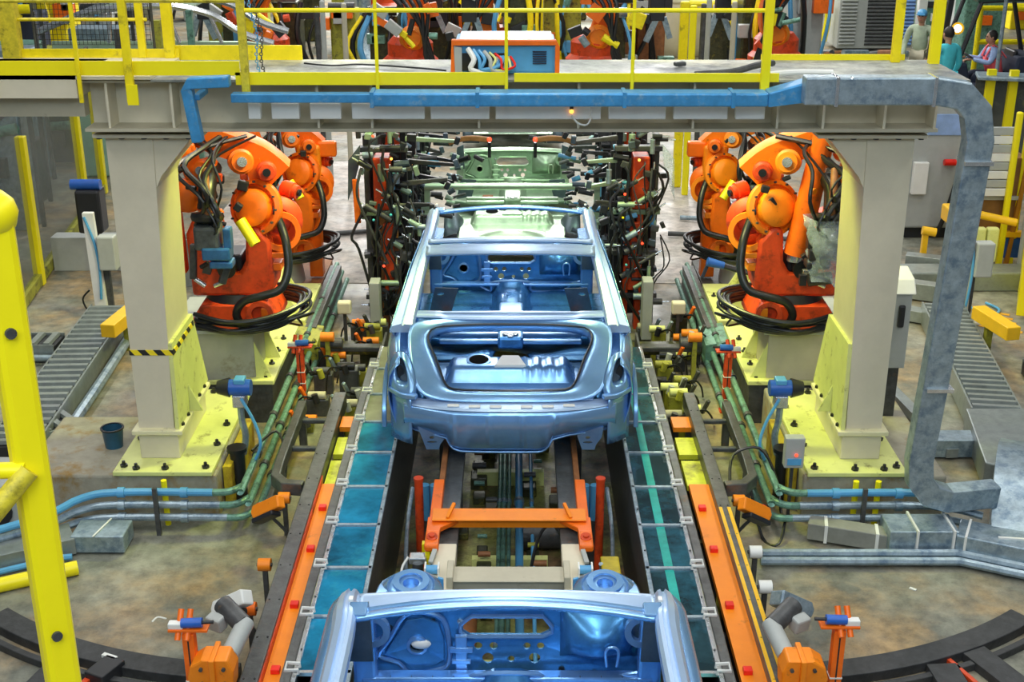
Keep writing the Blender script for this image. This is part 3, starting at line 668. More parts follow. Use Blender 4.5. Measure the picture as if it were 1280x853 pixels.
    b = bf_(); b.tube([(-.3, 3.33, .70), (-.2, 3.3, .665), (-.16, 3.28, .76), (.16, 3.28, .76), (.2, 3.3, .665), (.5, 3.32, .66), (.58, 3.3, .74), (.7, 3.3, .76)], .014); b.build('toe_board_bead', M1, t, smooth=True)
    for i in range(14):
        b = bf_(); b.cyl((-.7 + i * .107, 3.285, .745), (-.7 + i * .107, 3.27, .745), .006, n=8); b.build('weld_stud', BLK, fwo)
    # small bracket column left of centre
    b = bf_(); b.obox((-.235, 3.36, .83), (.06, .03, .22)); b.obox((-.235, 3.35, .86), (.12, .02, .03)); b.obox((-.235, 3.35, .79), (.10, .02, .025)); b.build('pedal_bracket', M1, t, bevel=.005)
    # cowl
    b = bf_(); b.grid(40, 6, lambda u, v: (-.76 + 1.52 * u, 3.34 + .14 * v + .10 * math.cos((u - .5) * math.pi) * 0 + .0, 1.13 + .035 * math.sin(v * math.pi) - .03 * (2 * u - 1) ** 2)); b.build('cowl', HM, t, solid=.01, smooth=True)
    if shell:
        # headers
        def hdr(name, y, z, bow, d, m, x=.635, dz_=0, n=5):
            b = b_(); b.grid(36, n, lambda u, v: (x * (2 * u - 1), y + bow * (1 - (2 * u - 1) ** 2) + d * (v - .5), z + .035 * (1 - (2 * u - 1) ** 2) + dz_ * (v - .5) + .008 * math.sin(v * math.pi * 2))); b.build(name, m, t, solid=.022, smooth=True)
        hdr('front_header', 2.54, 1.64, .05, .08, M1)
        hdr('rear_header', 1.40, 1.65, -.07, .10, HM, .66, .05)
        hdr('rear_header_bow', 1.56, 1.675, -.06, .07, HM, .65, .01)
        for x in (-.36, .36):
            b = b_(); b.ring((x, 1.45, 1.672), (0, -.4, 1), .028, .012, .01, n=14); b.build('header_eyelet', M1, t, smooth=True)
        for x in (-.5, .5):
            b = b_(); b.obox((x, 1.49, 1.655), (.17, .06, .01), (0, 0, 0)); b.build('header_pocket', CARI if M1 is CAR else M2, t)
        for sx in (-1, 1):
            b = b_(sx); b.plate([(0, 0), (.07, .03), (.07, .30), (0, .34)], [], .01, lambda u, v, w_: (.62 - u, 1.72 + v, 1.64 + w_)); b.build('rail_tab', M1, t, bevel=.003)
            b = b_(sx); b.obox((.615, 2.56, 1.655), (.08, .10, .03)); b.build('header_joint', M1, t, bevel=.008)
            b = b_(sx); b.obox((.645, 2.58, 1.70), (.02, .03, .015)); b.build('header_clip', WHT if M1 is CAR else M1, t, bevel=.004)
    return t
car(8.2, 'bare blue-lit steel car body in the centre, its open boot towards the viewer')
car(2.0, 'nearest bare blue-lit car body, its roof opening cut off by the bottom of the picture')
car(13.9, 'green-lit silver car underbody just ahead of the blue-lit car in the welding cell', SIL, SILI, -.42, False)
car(19.6, 'farthest green-lit car underbody, mostly hidden behind the beam', SIL, SILI, -.42, False)
# ------------------------------------------------------------ conveyor covers on both sides of the pit
STB = mat('blue_reflection_glass', (.015, .26, .46), .13, .1, var=.7, scale=2.5, spec=.8, dirt=(.05, .42, .5), dirt_amt=.4, dscale=1.5)  # blue reflection on the left cover glass is put into its colour
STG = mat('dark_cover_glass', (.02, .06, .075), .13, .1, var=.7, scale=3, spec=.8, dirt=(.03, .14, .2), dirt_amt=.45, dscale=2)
TEA = mat('turquoise_strip', (.02, .42, .36), .25, var=.35, scale=5)
OLB = mat('olive_cover_sheet', (.30, .32, .18), .3, .4, var=.4, scale=4)
for sx, label in ((-1, 'long glass topped conveyor cover left of the cars, coloured as a blue reflection'), (1, 'long dark glass topped conveyor cover right of the cars')):
    t = thing('conveyor_cover', (sx * 1.0, 8, -.42), label, 'conveyor cover', 'conveyor covers beside the cars')
    b = B(sx=sx); b.box(.85, .87, 4.6, 11.0, -.42, .43); b.box(1.14, 1.16, 4.6, 11.0, -.42, .43); b.build('side_wall', DGR, t)
    ys = [5.80 + .535 * i for i in range(10)]
    for i in range(9):
        y0, y1 = ys[i], ys[i + 1]
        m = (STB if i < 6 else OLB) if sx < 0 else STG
        b = B(sx=sx); b.box(.87, 1.14, y0 + .01, y1 - .01, .432, .442); b.build('cover_panel', m, t)
        if sx > 0:
            b = B(); b.box(.985 - .02, 1.04 - .02, y0 + .01, y1 - .01, .443, .445); b.build('turquoise_strip', TEA, t)
        b = B(sx=sx); b.box(.85, 1.16, y0 - .013, y0 + .013, .432, .455); b.build('cross_bar', GAL if i else CHR, t)
        b = B(sx=sx); b.tube([(1.13, y0 - .03, .46), (1.13, y0 - .03, .485), (1.20, y0 - .035, .485), (1.20, y0 + .035, .485), (1.13, y0 + .03, .485), (1.13, y0 + .03, .46)], .008, smooth=0); b.build('lift_handle', WHT, t, smooth=True)
        for x in (.862, 1.148):
            b = B(sx=sx)
            b.ball((x, y0 + .2, .457), .007); b.build('screw', DGR, t)
    b = B(sx=sx); b.box(.845, .872, 5.3, 10.6, .43, .455); b.build('edge_strip', GAL, t, bevel=.004)
    b = B(sx=sx); b.box(1.138, 1.165, 5.3, 10.6, .43, .455); b.build('edge_strip', CHR, t, bevel=.004)
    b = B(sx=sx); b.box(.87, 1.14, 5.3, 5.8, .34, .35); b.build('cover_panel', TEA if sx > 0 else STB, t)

# orange track beds and dark rails outside the covers
for sx, label, lab2, x0, x1, r0, r1 in ((-1, 'bright orange track bed between dark rails on the left', 'long dark steel rail outside the left orange track', 1.24, 1.34, 1.35, 1.45),
                                  (1, 'bright orange track bed between dark rails on the right', 'long steel rail with worn yellow stripes outside the right orange track', 1.28, 1.43, 1.42, 1.51)):
    t = thing('track_bed', (sx * 1.3, 7, -.42), label, 'track')
    b = B(sx=sx); b.box(x0, x1, 4.8, 8.15, .32, .36); b.build('orange_plate', ORT, t)
    b = B(sx=sx); b.box(x0, x1, 8.2, 8.6, .28, .32); b.box(x0, x1, 8.7, 9.0, .28, .32); b.build('yellow_plate', mat('lime_yellow_paint', (.72, .75, .04), .5, var=.2, dirt=(.2, .18, .02), dirt_amt=.4), t)
    b = B(sx=sx); b.box(x0, x1, 9.1, 9.3, .32, .36); b.build('far_plate', ORT, t)
    for y in (5.9, 6.55, 7.2, 7.75):
        b = B(sx=sx); b.box(x0 + .02, x0 + .07, y, y + .05, .36, .39); b.build('red_stop', RED, t, bevel=.004)
    b = B(sx=sx)
    for y in (5.2, 6.5, 7.6, 8.6): b.box(x0, x1, y, y + .05, -.42, .2)
    b.build('support_legs', DGR, t)
    b = B(sx=sx); b.box(1.175, 1.235, 4.8, 10.4, .30, .42); b.build('inner_rail', RAI, t, bevel=.006)
    b = B(sx=sx)
    for y in (5.2, 6.5, 7.8, 9.2, 10.2): b.box(1.18, 1.23, y, y + .05, -.42, .30)
    b.build('inner_rail_legs', DGR, t)
    t = thing('steel_rail', (sx * (r0 + r1) / 2, 7, 0), lab2, 'rail')
    b = B(sx=sx); b.box(r0, r1, 4.6, 9.65, .29, .42); b.build('rail_head', RAI, t, bevel=.006)
    b = B(sx=sx)
    for i in range(12):
        for x in (r0 + .02, r1 - .02): b.cyl((x, 5 + i * .39, .42), (x, 5 + i * .39, .424), .006, n=6)
    b.build('rivets', BLK, t)
    if sx > 0:
        b = B(); b.box(r0 + .004, r0 + .026, 4.6, 7.7, .421, .424); b.build('yellow_stripe', AMB, t)
        b = B(); b.box(r1 - .03, r1 - .006, 4.6, 7.7, .421, .424); b.build('yellow_stripe', AMB, t)
    else:
        b = B(); b.box(-r0, -r0 + .008, 4.8, 8.2, .30, .40); b.build('orange_edge', ROR, t)
    b = B(sx=sx)
    for y in (5.0, 6.2, 7.4, 8.6, 9.5): b.box(r0 + .02, r1 - .0, y, y + .06, -.0 if r0 > 9 else -.42, .29)
    b.build('rail_legs', DGR, t)
    # U-shaped frame beside the rail
    b = B(sx=sx); b.duct([(r1 + .02, 8.12, .34), (r1 + .16, 8.14, .34), (r1 + .24, 8.25, .34), (r1 + .25, 8.5, .34), (r1 + .25, 9.55, .34)], .07, .10)
    b.box(r1 + .0, r1 + .22, 8.8, 8.84, .29, .33); b.box(r1 + .0, r1 + .22, 9.3, 9.34, .29, .33)
    b.box(r1 + .21, r1 + .27, 8.4, 8.46, 0, .3); b.box(r1 + .21, r1 + .27, 9.4, 9.46, 0, .3)
    tag(b.build('rail_frame', RAI, bevel=.01), 'rounded dark steel frame bolted outside the %s rail' % ('left' if sx < 0 else 'right'), 'frame')

# ------------------------------------------------------------ carrier skid between the covers
t = thing('carrier_skid', (0, 7.4, 0), 'orange and cream carrier skid with cross members between the two front cars', 'carrier')
for sx in (-1, 1):
    b = B(sx=sx); b.box(.33, .47, 6.2, 7.08, .40, .50); b.build('cream_side_member', CRM, t, bevel=.008)
    b = B(sx=sx); b.box(.33, .47, 7.1, 9.2, .40, .46); b.build('dark_side_member', RAI, t, bevel=.006)
    b = B(sx=sx); b.box(.45, .52, 7.3, 7.9, .42, .53); b.build('orange_post', ORA, t, bevel=.006)
    b = B(sx=sx); b.box(.45, .49, 7.9, 8.9, .42, .50); b.build('rusty_side_bar', BRN, t, bevel=.006)
    b = B(sx=sx); b.prism([(.30, 7.36), (.53, 7.36), (.53, 7.0), (.46, 7.0), (.44, 7.22)], 'z', .50, .535); b.build('corner_plate', ORA, t, bevel=.006)
    b = B(sx=sx); b.obox((.485, 7.06, .53), (.09, .2, .05)); b.build('orange_clamp', ORA, t, bevel=.015)
    b = B(sx=sx); b.lathe((.485, 7.06, .555), (0, -.3, 1), [(.035, 0), (.035, .012), (.02, .014), (.018, .028), (0, .029)], n=16); b.build('clamp_bolt', ROR, t, smooth=True)
    b = B(sx=sx); b.cyl((.43, 6.72, .53), (.50, 6.72, .53), .028); b.build('blue_roller', BLL, t, smooth=True)
    b = B(sx=sx); b.box(.42, .43, 6.68, 6.76, .50, .56); b.box(.50, .51, 6.68, 6.76, .50, .56); b.build('roller_bracket', WHT, t)
    b = B(sx=sx); b.beam((.48, 6.82, .515), (.46, 6.95, .53), .03, .02); b.build('latch', GRY, t, bevel=.004)
    b = B(sx=sx); b.beam((.40, 7.3, .56), (.36, 7.42, .60), .02, .02); b.build('pin_lug', ORT, t)
b = B(); b.box(-.50, .50, 7.33, 7.42, .47, .55); b.box(-.50, .50, 7.28, 7.44, .545, .555); b.build('orange_cross_beam', ORT, t, bevel=.004)
b = B(); b.box(-.36, .36, 6.60, 6.70, .44, .53); b.box(-.36, .36, 6.57, 6.74, .53, .54); b.build('cream_cross_beam', BEI, t, bevel=.004)
for sx in (-1, 1):
    b = B(sx=sx); b.box(.33, .37, 6.55, 6.75, .42, .58); b.build('end_bracket', BEI, t, bevel=.006)
b = B()
for x in (-.4, .4):
    for y in (6.4, 7.2, 8.8): b.box(x - .03, x + .03, y, y + .06, -.42, .40)
b.build('support_legs', DGR, t)
# skids under the rest of the line that carry each body
for i, (y0, y1, z, lab) in enumerate(((8.35, 11.4, .555, 'dark steel carrier under the central blue-lit car body'), (2.3, 5.4, .555, 'dark steel carrier under the nearest car body'))):
    t = thing('body_carrier', (0, y0, -.42), lab, 'carrier')
    for sx in (-1, 1):
        b = B(sx=sx); b.box(.52, .60, y0 + .95 * (y0 > 5), y1, .44, .50); b.build('runner', RAI, t)
        for y in (y0 + 1.2, y1 - .4):
            b = B(sx=sx); b.box(.53, .59, y, y + .08, .5, .60); b.build('support_pad', ORA, t)
            b = B(sx=sx); b.box(.53, .59, y, y + .08, -.42, .44); b.build('leg', DGR, t)
    b = B(); b.box(-.6, .6, y0 + 1.6, y0 + 1.7, .43, .50); b.build('cross_member', RAI, t)

# pipes running along the pit floor
pd = [(-.085, .016, GRN, 'thin green conduit on the pit floor, leftmost of three'), (-.05, .020, GRN, 'green conduit on the pit floor, middle of three'), (-.01, .016, GRN, 'thin green conduit on the pit floor, rightmost of three'),
      (.07, .03, BLL, 'thick blue pipe running down the middle of the pit'), (.17, .014, BLL, 'thin blue pipe right of the thick blue one in the pit')]
for x, r, m, lab in pd:
    t = thing('pit_pipe', (x, 8, -.3), lab, 'pipe')
    b = B(); b.cyl((x, 5.2, -.26), (x, 11.5, -.26), r); b.build('pipe_run', m, t, smooth=True)
    for y in (7.05, 7.95, 9.0, 10.0):
        b = B(); b.cyl((x, y, -.26), (x, y + .05, -.26), r * 1.35); b.build('coupling', GAL, t, smooth=True)
for y, w_ in ((6.9, 'nearest'), (8.2, 'middle'), (9.6, 'farthest')):
    b = B(); b.box(-.28, .28, y, y + .06, -.42, -.292); tag(b.build('pipe_support', LIM), 'lime painted cross bar carrying the pipes in the pit, %s of the three' % w_, 'support', 'pipe supports in the pit')
for i, (x, y, l, r, m, lab) in enumerate(((-.3, 7.4, 1.0, .08, BRN, 'rusty cylinder lying along the pit left of the conduits'), (.35, 8.6, .5, .12, DGR, 'dark drum motor lying across the pit right of the pipes'), )):
    t = thing('drum', (x, y, -.42), lab, 'drum')
    b = B()
    if i == 0: b.cyl((x, y - l / 2, -.33), (x, y + l / 2, -.33), r, n=24)
    else: b.cyl((x - l / 2, y, -.3), (x + l / 2, y, -.3), r, n=24)
    b.build('drum_shell', m, t, smooth=True)
    b = B(); b.ring((x - (l / 2 if i else 0), y - (0 if i else l / 2), -.33 + .03 * i), (1, 0, 0) if i else (0, 1, 0), r * 1.08, r * .8, .03); b.build('end_ring', DGR, t)
b = B(); b.lathe((.44, 8.0, .1), (0, 0, 1), [(.03, -.5), (.03, 0), (.075, 0), (.09, .03), (.09, .07), (.06, .10), (0, .105)], n=24); tag(b.build('rubber_buffer', BLK, smooth=True), 'round black buffer beside the right side of the skid', 'buffer')
b = B(); b.tube([(.12, 7.5, -.1), (.2, 7.8, .12), (.3, 7.85, .2), (.38, 7.6, .15), (.42, 7.1, -.05), (.3, 6.9, -.2), (.05, 7.0, -.35)], .012); tag(b.build('air_hose', BLK, smooth=True), 'black hose arching through the pit near the skid', 'hose')
# red orange guide posts and yellow boxes at pit walls
for sx, l1 in ((-1, 'left'), (1, 'right')):
    b = B(sx=sx); b.cyl((.63, 7.9, -.42), (.63, 7.9, .52), .03); b.cyl((.63, 7.9, .52), (.63, 7.9, .54), .034); tag(b.build('guide_post', ROR, smooth=True), 'round red guide post standing in the pit on the %s' % l1, 'post')
    t = thing('air_tank', (sx * .55, 8.5, -.42), 'light blue twin cylinder unit near the pit wall on the %s' % l1, 'cylinder')
    for k in (0, 1):
        b = B(sx=sx); b.cyl((.545 + .07 * k, 8.25, .30), (.545 + .07 * k, 8.25, .02), .033); b.build('cylinder', BLL, t, smooth=True)
    b = B(sx=sx); b.box(.51, .65, 8.22, 8.28, -.42, .02); b.build('stand', DGR, t)
    b = B(sx=sx); b.tube([(.70, 8.2, .3), (.71, 7.8, .2), (.68, 7.3, .1), (.62, 7.1, .2), (.58, 7.0, .4)], .015); tag(b.build('air_hose', GAL, smooth=True), 'grey hose along the %s pit wall beside the skid' % l1, 'hose')
b = B(); b.box(.58, .70, 6.55, 7.1, -.42, .40); tag(b.build('block', mat('olive_yellow_block', (.5, .4, .01), .5, var=.3, scale=10), bevel=.01), 'olive yellow block standing beside the right skid beam', 'block')
t = thing('flanged_roller', (-.56, 6.6, .2), 'grey flanged wheel on a stand beside the left skid beam', 'wheel')
b = B(); b.lathe((-.55, 6.55, .46), (0, -.2, 1), [(.04, 0), (.08, .0), (.08, .05), (.06, .055), (.03, .05), (.03, .065), (0, .066)], n=28); b.build('wheel_rim', GRY, t, smooth=True)
b = B(); b.lathe((-.55, 6.54, .522), (0, -.2, 1), [(.02, 0), (.02, .012), (0, .013)], n=12); b.build('hub', BLD, t)
b = B(); b.cyl((-.55, 6.55, -.42), (-.55, 6.55, .46), .03); b.build('stand', DGR, t)
t = thing('clamp_unit', (-.57, 6.95, .1), 'small clamp unit with yellow brackets beside the left skid beam', 'clamp')
b = B(); b.obox((-.57, 6.98, .45), (.11, .08, .05)); b.build('clamp_head', CHR, t, bevel=.01)
b = B(); b.cyl((-.57, 6.95, .2), (-.57, 6.95, .44), .035); b.build('cylinder', DGR, t, smooth=True)
b = B(); b.obox((-.51, 7.0, .42), (.03, .05, .16)); b.obox((-.52, 7.14, .44), (.07, .05, .06)); b.build('yellow_bracket', YELC, t)
b = B(); b.tube([(-.63, 6.98, .46), (-.67, 6.93, .4), (-.65, 6.85, .3), (-.6, 6.8, .28)], .008); b.build('hose', WHT, t, smooth=True)
b = B(); b.cyl((-.57, 6.95, -.42), (-.57, 6.95, .2), .025); b.build('stand', DGR, t)
# dark machinery packed on the pit floor under the car
def pm_ord(x, y):
    k = sorted(p[1] for p in PM if (p[0] < 0) == (x < 0)).index(y)
    return ('first', 'second', 'third', 'fourth', 'fifth', 'sixth', 'seventh', 'eighth', 'ninth', 'tenth', 'eleventh', 'twelfth', 'thirteenth', 'fourteenth', 'fifteenth')[k]
PM = [((-1 if i % 2 else 1) * rnd.uniform(.14, .28 if i % 3 else .7), 7.5 + i * .14) for i in range(26)]
for i in range(26):
    x, y = PM[i]; s_ = rnd.uniform(.04, .07)
    t = thing('pit_mechanism', (x, y, -.42), 'oily mechanism block on the pit floor %s, %s from the viewer' % ('left of the pipes' if x < 0 else 'right of the pipes', pm_ord(x, y)), 'machine', 'oily mechanisms under the cars')
    b = B(); b.box(x - s_, x + s_, y - s_ * 1.2, y + s_ * 1.2, -.42, -.42 + s_ * rnd.uniform(1, 2.2)); b.build('block', OIL, t, bevel=.01)
    b = B(); b.cyl((x - s_ * .8, y, -.30 + s_), (x + s_ * .9, y, -.30 + s_), s_ * .4); b.build('shaft', rnd.choice((DGR, OLV, BRN, GRN)), t, smooth=True)

# ------------------------------------------------------------ orange posts with blue sensors
def sensor_post(x, y, z0, h, sx, label, m=ORA):
    t = thing('sensor_post', (x, y, z0), label, 'sensor post', 'orange posts with blue sensors')
    T = Matrix.Translation((x, y, z0)) @ Matrix.Scale(sx, 4, (1, 0, 0))
    def q(): return B(M=T)
    b = q(); b.box(-.032, .032, -.03, .03, 0, h - .12); b.build('post', m, t, bevel=.004)
    b = q(); b.box(-.004, .004, -.032, -.03, 0, h - .16); b.build('slot', BLK, t)
    b = q(); b.box(-.05, .05, -.05, .05, 0, .012); b.build('base_plate', m, t)
    for z in (.18, .34, .50):
        if z < h - .1: b = q(); b.box(-.034, .034, -.034, .032, z * h, z * h + .008); b.build('cable_tie', WHT, t)
    b = q(); b.box(-.10, .11, -.04, .04, h - .10, h - .085); b.build('sensor_shelf', m, t, bevel=.003)
    for k in (0, 1):
        b = q(); b.cyl((-.05 + k * .05, -.05, h - .14), (-.04 + k * .05, .05, h - .05 + .04), .016); b.build('clamp_tube', m, t, smooth=True)
    b = q(); b.obox((-.06, -.01, h - .07), (.08, .045, .035)); b.build('sensor_bracket', WHT, t, bevel=.006)
    b = q(); b.cyl((-.03, -.01, h - .06), (.08, -.01, h - .055), .027); b.build('sensor', BLD, t, smooth=True)
    b = q(); b.cyl((.08, -.01, h - .055), (.14, -.01, h - .052), .010); b.build('plug', BLP, t, smooth=True)
sensor_post(-1.70, 5.78, 0, .84, 1, 'orange post with a blue sensor on the left floor in front')
sensor_post(1.775, 5.82, 0, .84, -1, 'orange post with a blue sensor on the right floor in front')
sensor_post(-1.83, 10.3, 0, .66, 1, 'orange post with a sensor farther back left of the cars', ROR)
sensor_post(1.87, 10.2, 0, .66, -1, 'orange post with a sensor farther back right of the cars', ROR)

# ------------------------------------------------------------ orange gearboxes with motors at the front
def gearbox(sx, label):
    t = thing('drive_unit', (sx * 1.5, 5.9, 0), label, 'drive unit', 'orange drive units at the front')
    q = lambda: B(sx=sx)
    b = q(); b.prism([(1.46, .42), (1.66, .42), (1.70, .50), (1.68, .58), (1.62, .62), (1.48, .62), (1.45, .55)], 'y', 5.66, 5.80); b.build('gear_housing', ORT, t, bevel=.012)
    b = q(); b.box(1.50, 1.62, 5.68, 5.79, .0, .42); b.build('pedestal', ORA, t, bevel=.01)
    b = q(); b.box(1.545, 1.575, 5.64, 5.83, .44, .63); b.build('rib', ORT, t, bevel=.006)
    for x, z in ((1.50, .57), (1.62, .57), (1.50, .48), (1.62, .48)):
        b = q(); b.cyl((x, 5.66, z), (x, 5.645, z), .011, n=6); b.build('bolt', DGR, t)
    b = q(); b.ring((1.60, 5.66, .40), (0, -1, 0), .075, .055, .02); b.build('black_collar', BLK, t, smooth=True)
    b = q(); b.cyl((1.50, 5.80, .56), (1.45, 6.02, .62), .05, n=20); b.build('coupling_housing', GRY, t, smooth=True)
    b = q(); b.cyl((1.46, 6.0, .615), (1.60, 6.14, .66), .055, n=20); mo = b.build('motor', DGR, t, smooth=True)
    b = q(); b.obox((1.62, 6.05, .60), (.10, .07, .09), (10, 0, 30)); b.build('motor_cap', GRY, mo, bevel=.012)
    b = q(); b.lathe((1.47, 5.52, .28), (0, -.1, 1), [(.04, -.28), (.05, 0), (.055, .1), (.045, .13), (0, .135)], n=8); b.build('cream_cap', CRM, t, bevel=.004)
gearbox(-1, 'orange gearbox and motor unit beside the left track at the front')
gearbox(1, 'orange gearbox and motor unit beside the right track at the front')

def lift_light(x, y, z, rz, label, sx=1, body=WHT, big=1.0, tilt=-32):
    t = thing('light_barrier', (x, y, 0), label, 'sensor box')
    T = Matrix.Translation((x, y, z)) @ Euler((R(-35), R(tilt), R(rz))).to_matrix().to_4x4()
    if sx < 0: T = Matrix.Translation((x, y, z)) @ Matrix.Scale(-1, 4, (1, 0, 0)) @ Euler((R(-35), R(tilt), R(rz))).to_matrix().to_4x4()
    q = lambda: B(M=T)
    b = q(); b.prism([(-.13, 0), (.12, 0), (.12, .09), (-.12, .09), (-.145, .05)], 'y', -.045 * big, .045 * big); hs = b.build('housing', body, t, bevel=.01)
    b = q(); b.box(-.135, .06, -.047, .047, -.035, 0); b.build('black_underside', BLP, t, bevel=.008)
    b = q(); b.ring((-.07, 0, .09), (0, 0, 1), .030, .018, .004, n=20); b.build('red_ring', RED, hs)
    b = q(); b.lathe((-.07, 0, .09), (0, 0, 1), [(.012, 0), (.012, .003), (0, .0031)], n=12); b.build('red_dot', RED, hs)
    b = B(); b.tube([(x, y, z - .02), (x + .06 * sx, y + .04, z - .12), (x + .10 * sx, y + .05, z - .2), (x + .1 * sx, y + .05, 0)], .012); b.build('stand', DGR, t, smooth=True)
    return t
lift_light(-1.60, 6.38, .46, -18, 'white sensor box with a red ring tilted beside the left rail at the front')
lift_light(1.64, 6.38, .46, -18, 'pale grey sensor box tilted beside the right rail at the front', -1, GAL, 1.2)
lift_light(-1.64, 7.72, .36, -20, 'sensor box with a red ring beside the left rail, farther back', 1, ORT, .8)
lift_light(1.66, 7.70, .36, -20, 'sensor box with a red ring beside the right rail, farther back', -1, ORT, .8)
for i, (x, y, z, m, lab) in enumerate(((-1.575, 7.15, .30, ORT, 'short orange roller beside the left rail near the sensor box'), (-1.56, 6.58, .34, ORA, 'short orange roller beside the left rail at the front'), (-1.60, 8.05, .30, ORT, 'short orange roller by the end of the left rounded frame'),
        (1.62, 8.02, .30, ORT, 'short orange roller by the end of the right rounded frame'), (1.58, 6.8, .36, WHT, 'white capped roller beside the right rail at the front'), (1.60, 7.25, .34, WHT, 'white capped roller beside the right rail, farther back'))):
    t = thing('roller', (x, y, 0), lab, 'roller')
    b = B(); b.cyl((x - .04, y, z), (x + .04, y, z), .042, n=20); b.build('roller_drum', m, t, smooth=True)
    b = B(); b.box(x - .015, x + .015, y - .015, y + .015, 0, z - .03); b.build('stand', DGR, t)
    b = B(); b.cyl((x - .05, y, z), (x + .05, y, z), .012); b.build('axle', DGR, t)
# ------------------------------------------------------------ robot platforms
for sx, l in ((-1, 'left'), (1, 'right')):
    t = thing('robot_platform', (sx * 2.35, 10.6, 0), 'platform with a lime-lit top under the near robot on the %s' % l, 'platform', 'robot platforms')
    b = B(sx=sx); b.box(2.02, 2.95, 9.95, 11.25, 0, .36); b.build('platform_box', DGR, t)
    b = B(sx=sx); b.box(2.0, 2.97, 9.93, 11.27, .36, .40); b.build('top_plate', LIM, t, bevel=.006)
    b = B(sx=sx)
    for x, y in ((2.08, 10.02), (2.2, 10.02), (2.08, 10.3), (2.08, 10.6), (2.08, 10.9)): b.lathe((x, y, .40), (0, 0, 1), [(.026, 0), (.026, .016), (.012, .02), (.012, .04), (0, .041)], n=6)
    b.build('anchor_bolts', BLK, t)
    t = thing('robot_riser', (sx * 2.45, 10.2, .4), 'stained grey riser column carrying the near robot on the %s' % l, 'riser', 'robot risers')
    b = B(sx=sx); b.prism([(2.16, 10.0), (2.62, 9.92), (2.80, 10.1), (2.80, 10.7), (2.16, 10.7)], 'z', .40, .84); b.build('riser_box', mat('oil_stained_grey_steel', (.38, .39, .34), .45, var=.12, dirt=(.17, .14, .04), dirt_amt=.36, dscale=2.5) if sx < 0 else BEI, t, bevel=.01)
    b = B(sx=sx); b.box(2.10, 2.86, 9.9, 10.75, .83, .86); b.build('riser_flange', GRY, t)
    for y in (10.0, 10.45):
        b = B(sx=sx); b.prism([(2.16, .40), (2.16, .72), (2.03, .40)], 'y', y, y + .02); b.build('gusset', LIM, t)
    t = thing('robot_platform', (sx * 2.3, 12.4, 0), 'lime-lit platform with tall gusset plates under the far robot on the %s' % l, 'platform', 'robot platforms')
    b = B(sx=sx); b.box(2.0, 2.9, 11.45, 13.6, 0, .30); b.build('platform_box', BRN if sx < 0 else DGR, t)
    b = B(sx=sx); b.box(1.98, 2.5, 11.5, 12.6, .30, .36); b.build('top_plate', LIM, t, bevel=.006)
    b = B(sx=sx); b.box(1.86, 1.98, 11.4, 13.3, .0, .33); b.build('side_kerb', RAI, t, bevel=.006)
    for y, h in ((11.7, .34), (12.05, .42)):
        b = B(sx=sx); b.prism([(2.06, .36), (2.62, .36), (2.62, .75), (2.42, .36 + h), (2.30, .36 + h)], 'y', y, y + .03); b.build('gusset', LIM, t)
    b = B(sx=sx); b.prism([(11.5, .36), (12.2, .36), (12.2, .8)], 'x', 2.26, 2.29); b.build('gusset', LIM, t)
    b = B(sx=sx)
    for x, y in ((2.04, 11.56), (2.04, 11.85), (2.04, 12.2), (2.3, 11.55), (2.45, 11.55)): b.lathe((x, y, .36), (0, 0, 1), [(.024, 0), (.024, .014), (.012, .02), (.012, .04), (0, .041)], n=6)
    b.build('anchor_bolts', BLK, t)
    b = B(sx=sx); b.cyl((2.45, 12.9, .3), (2.45, 12.9, .58), .26, .22, n=20); b.build('round_riser', GRY, t, smooth=True)

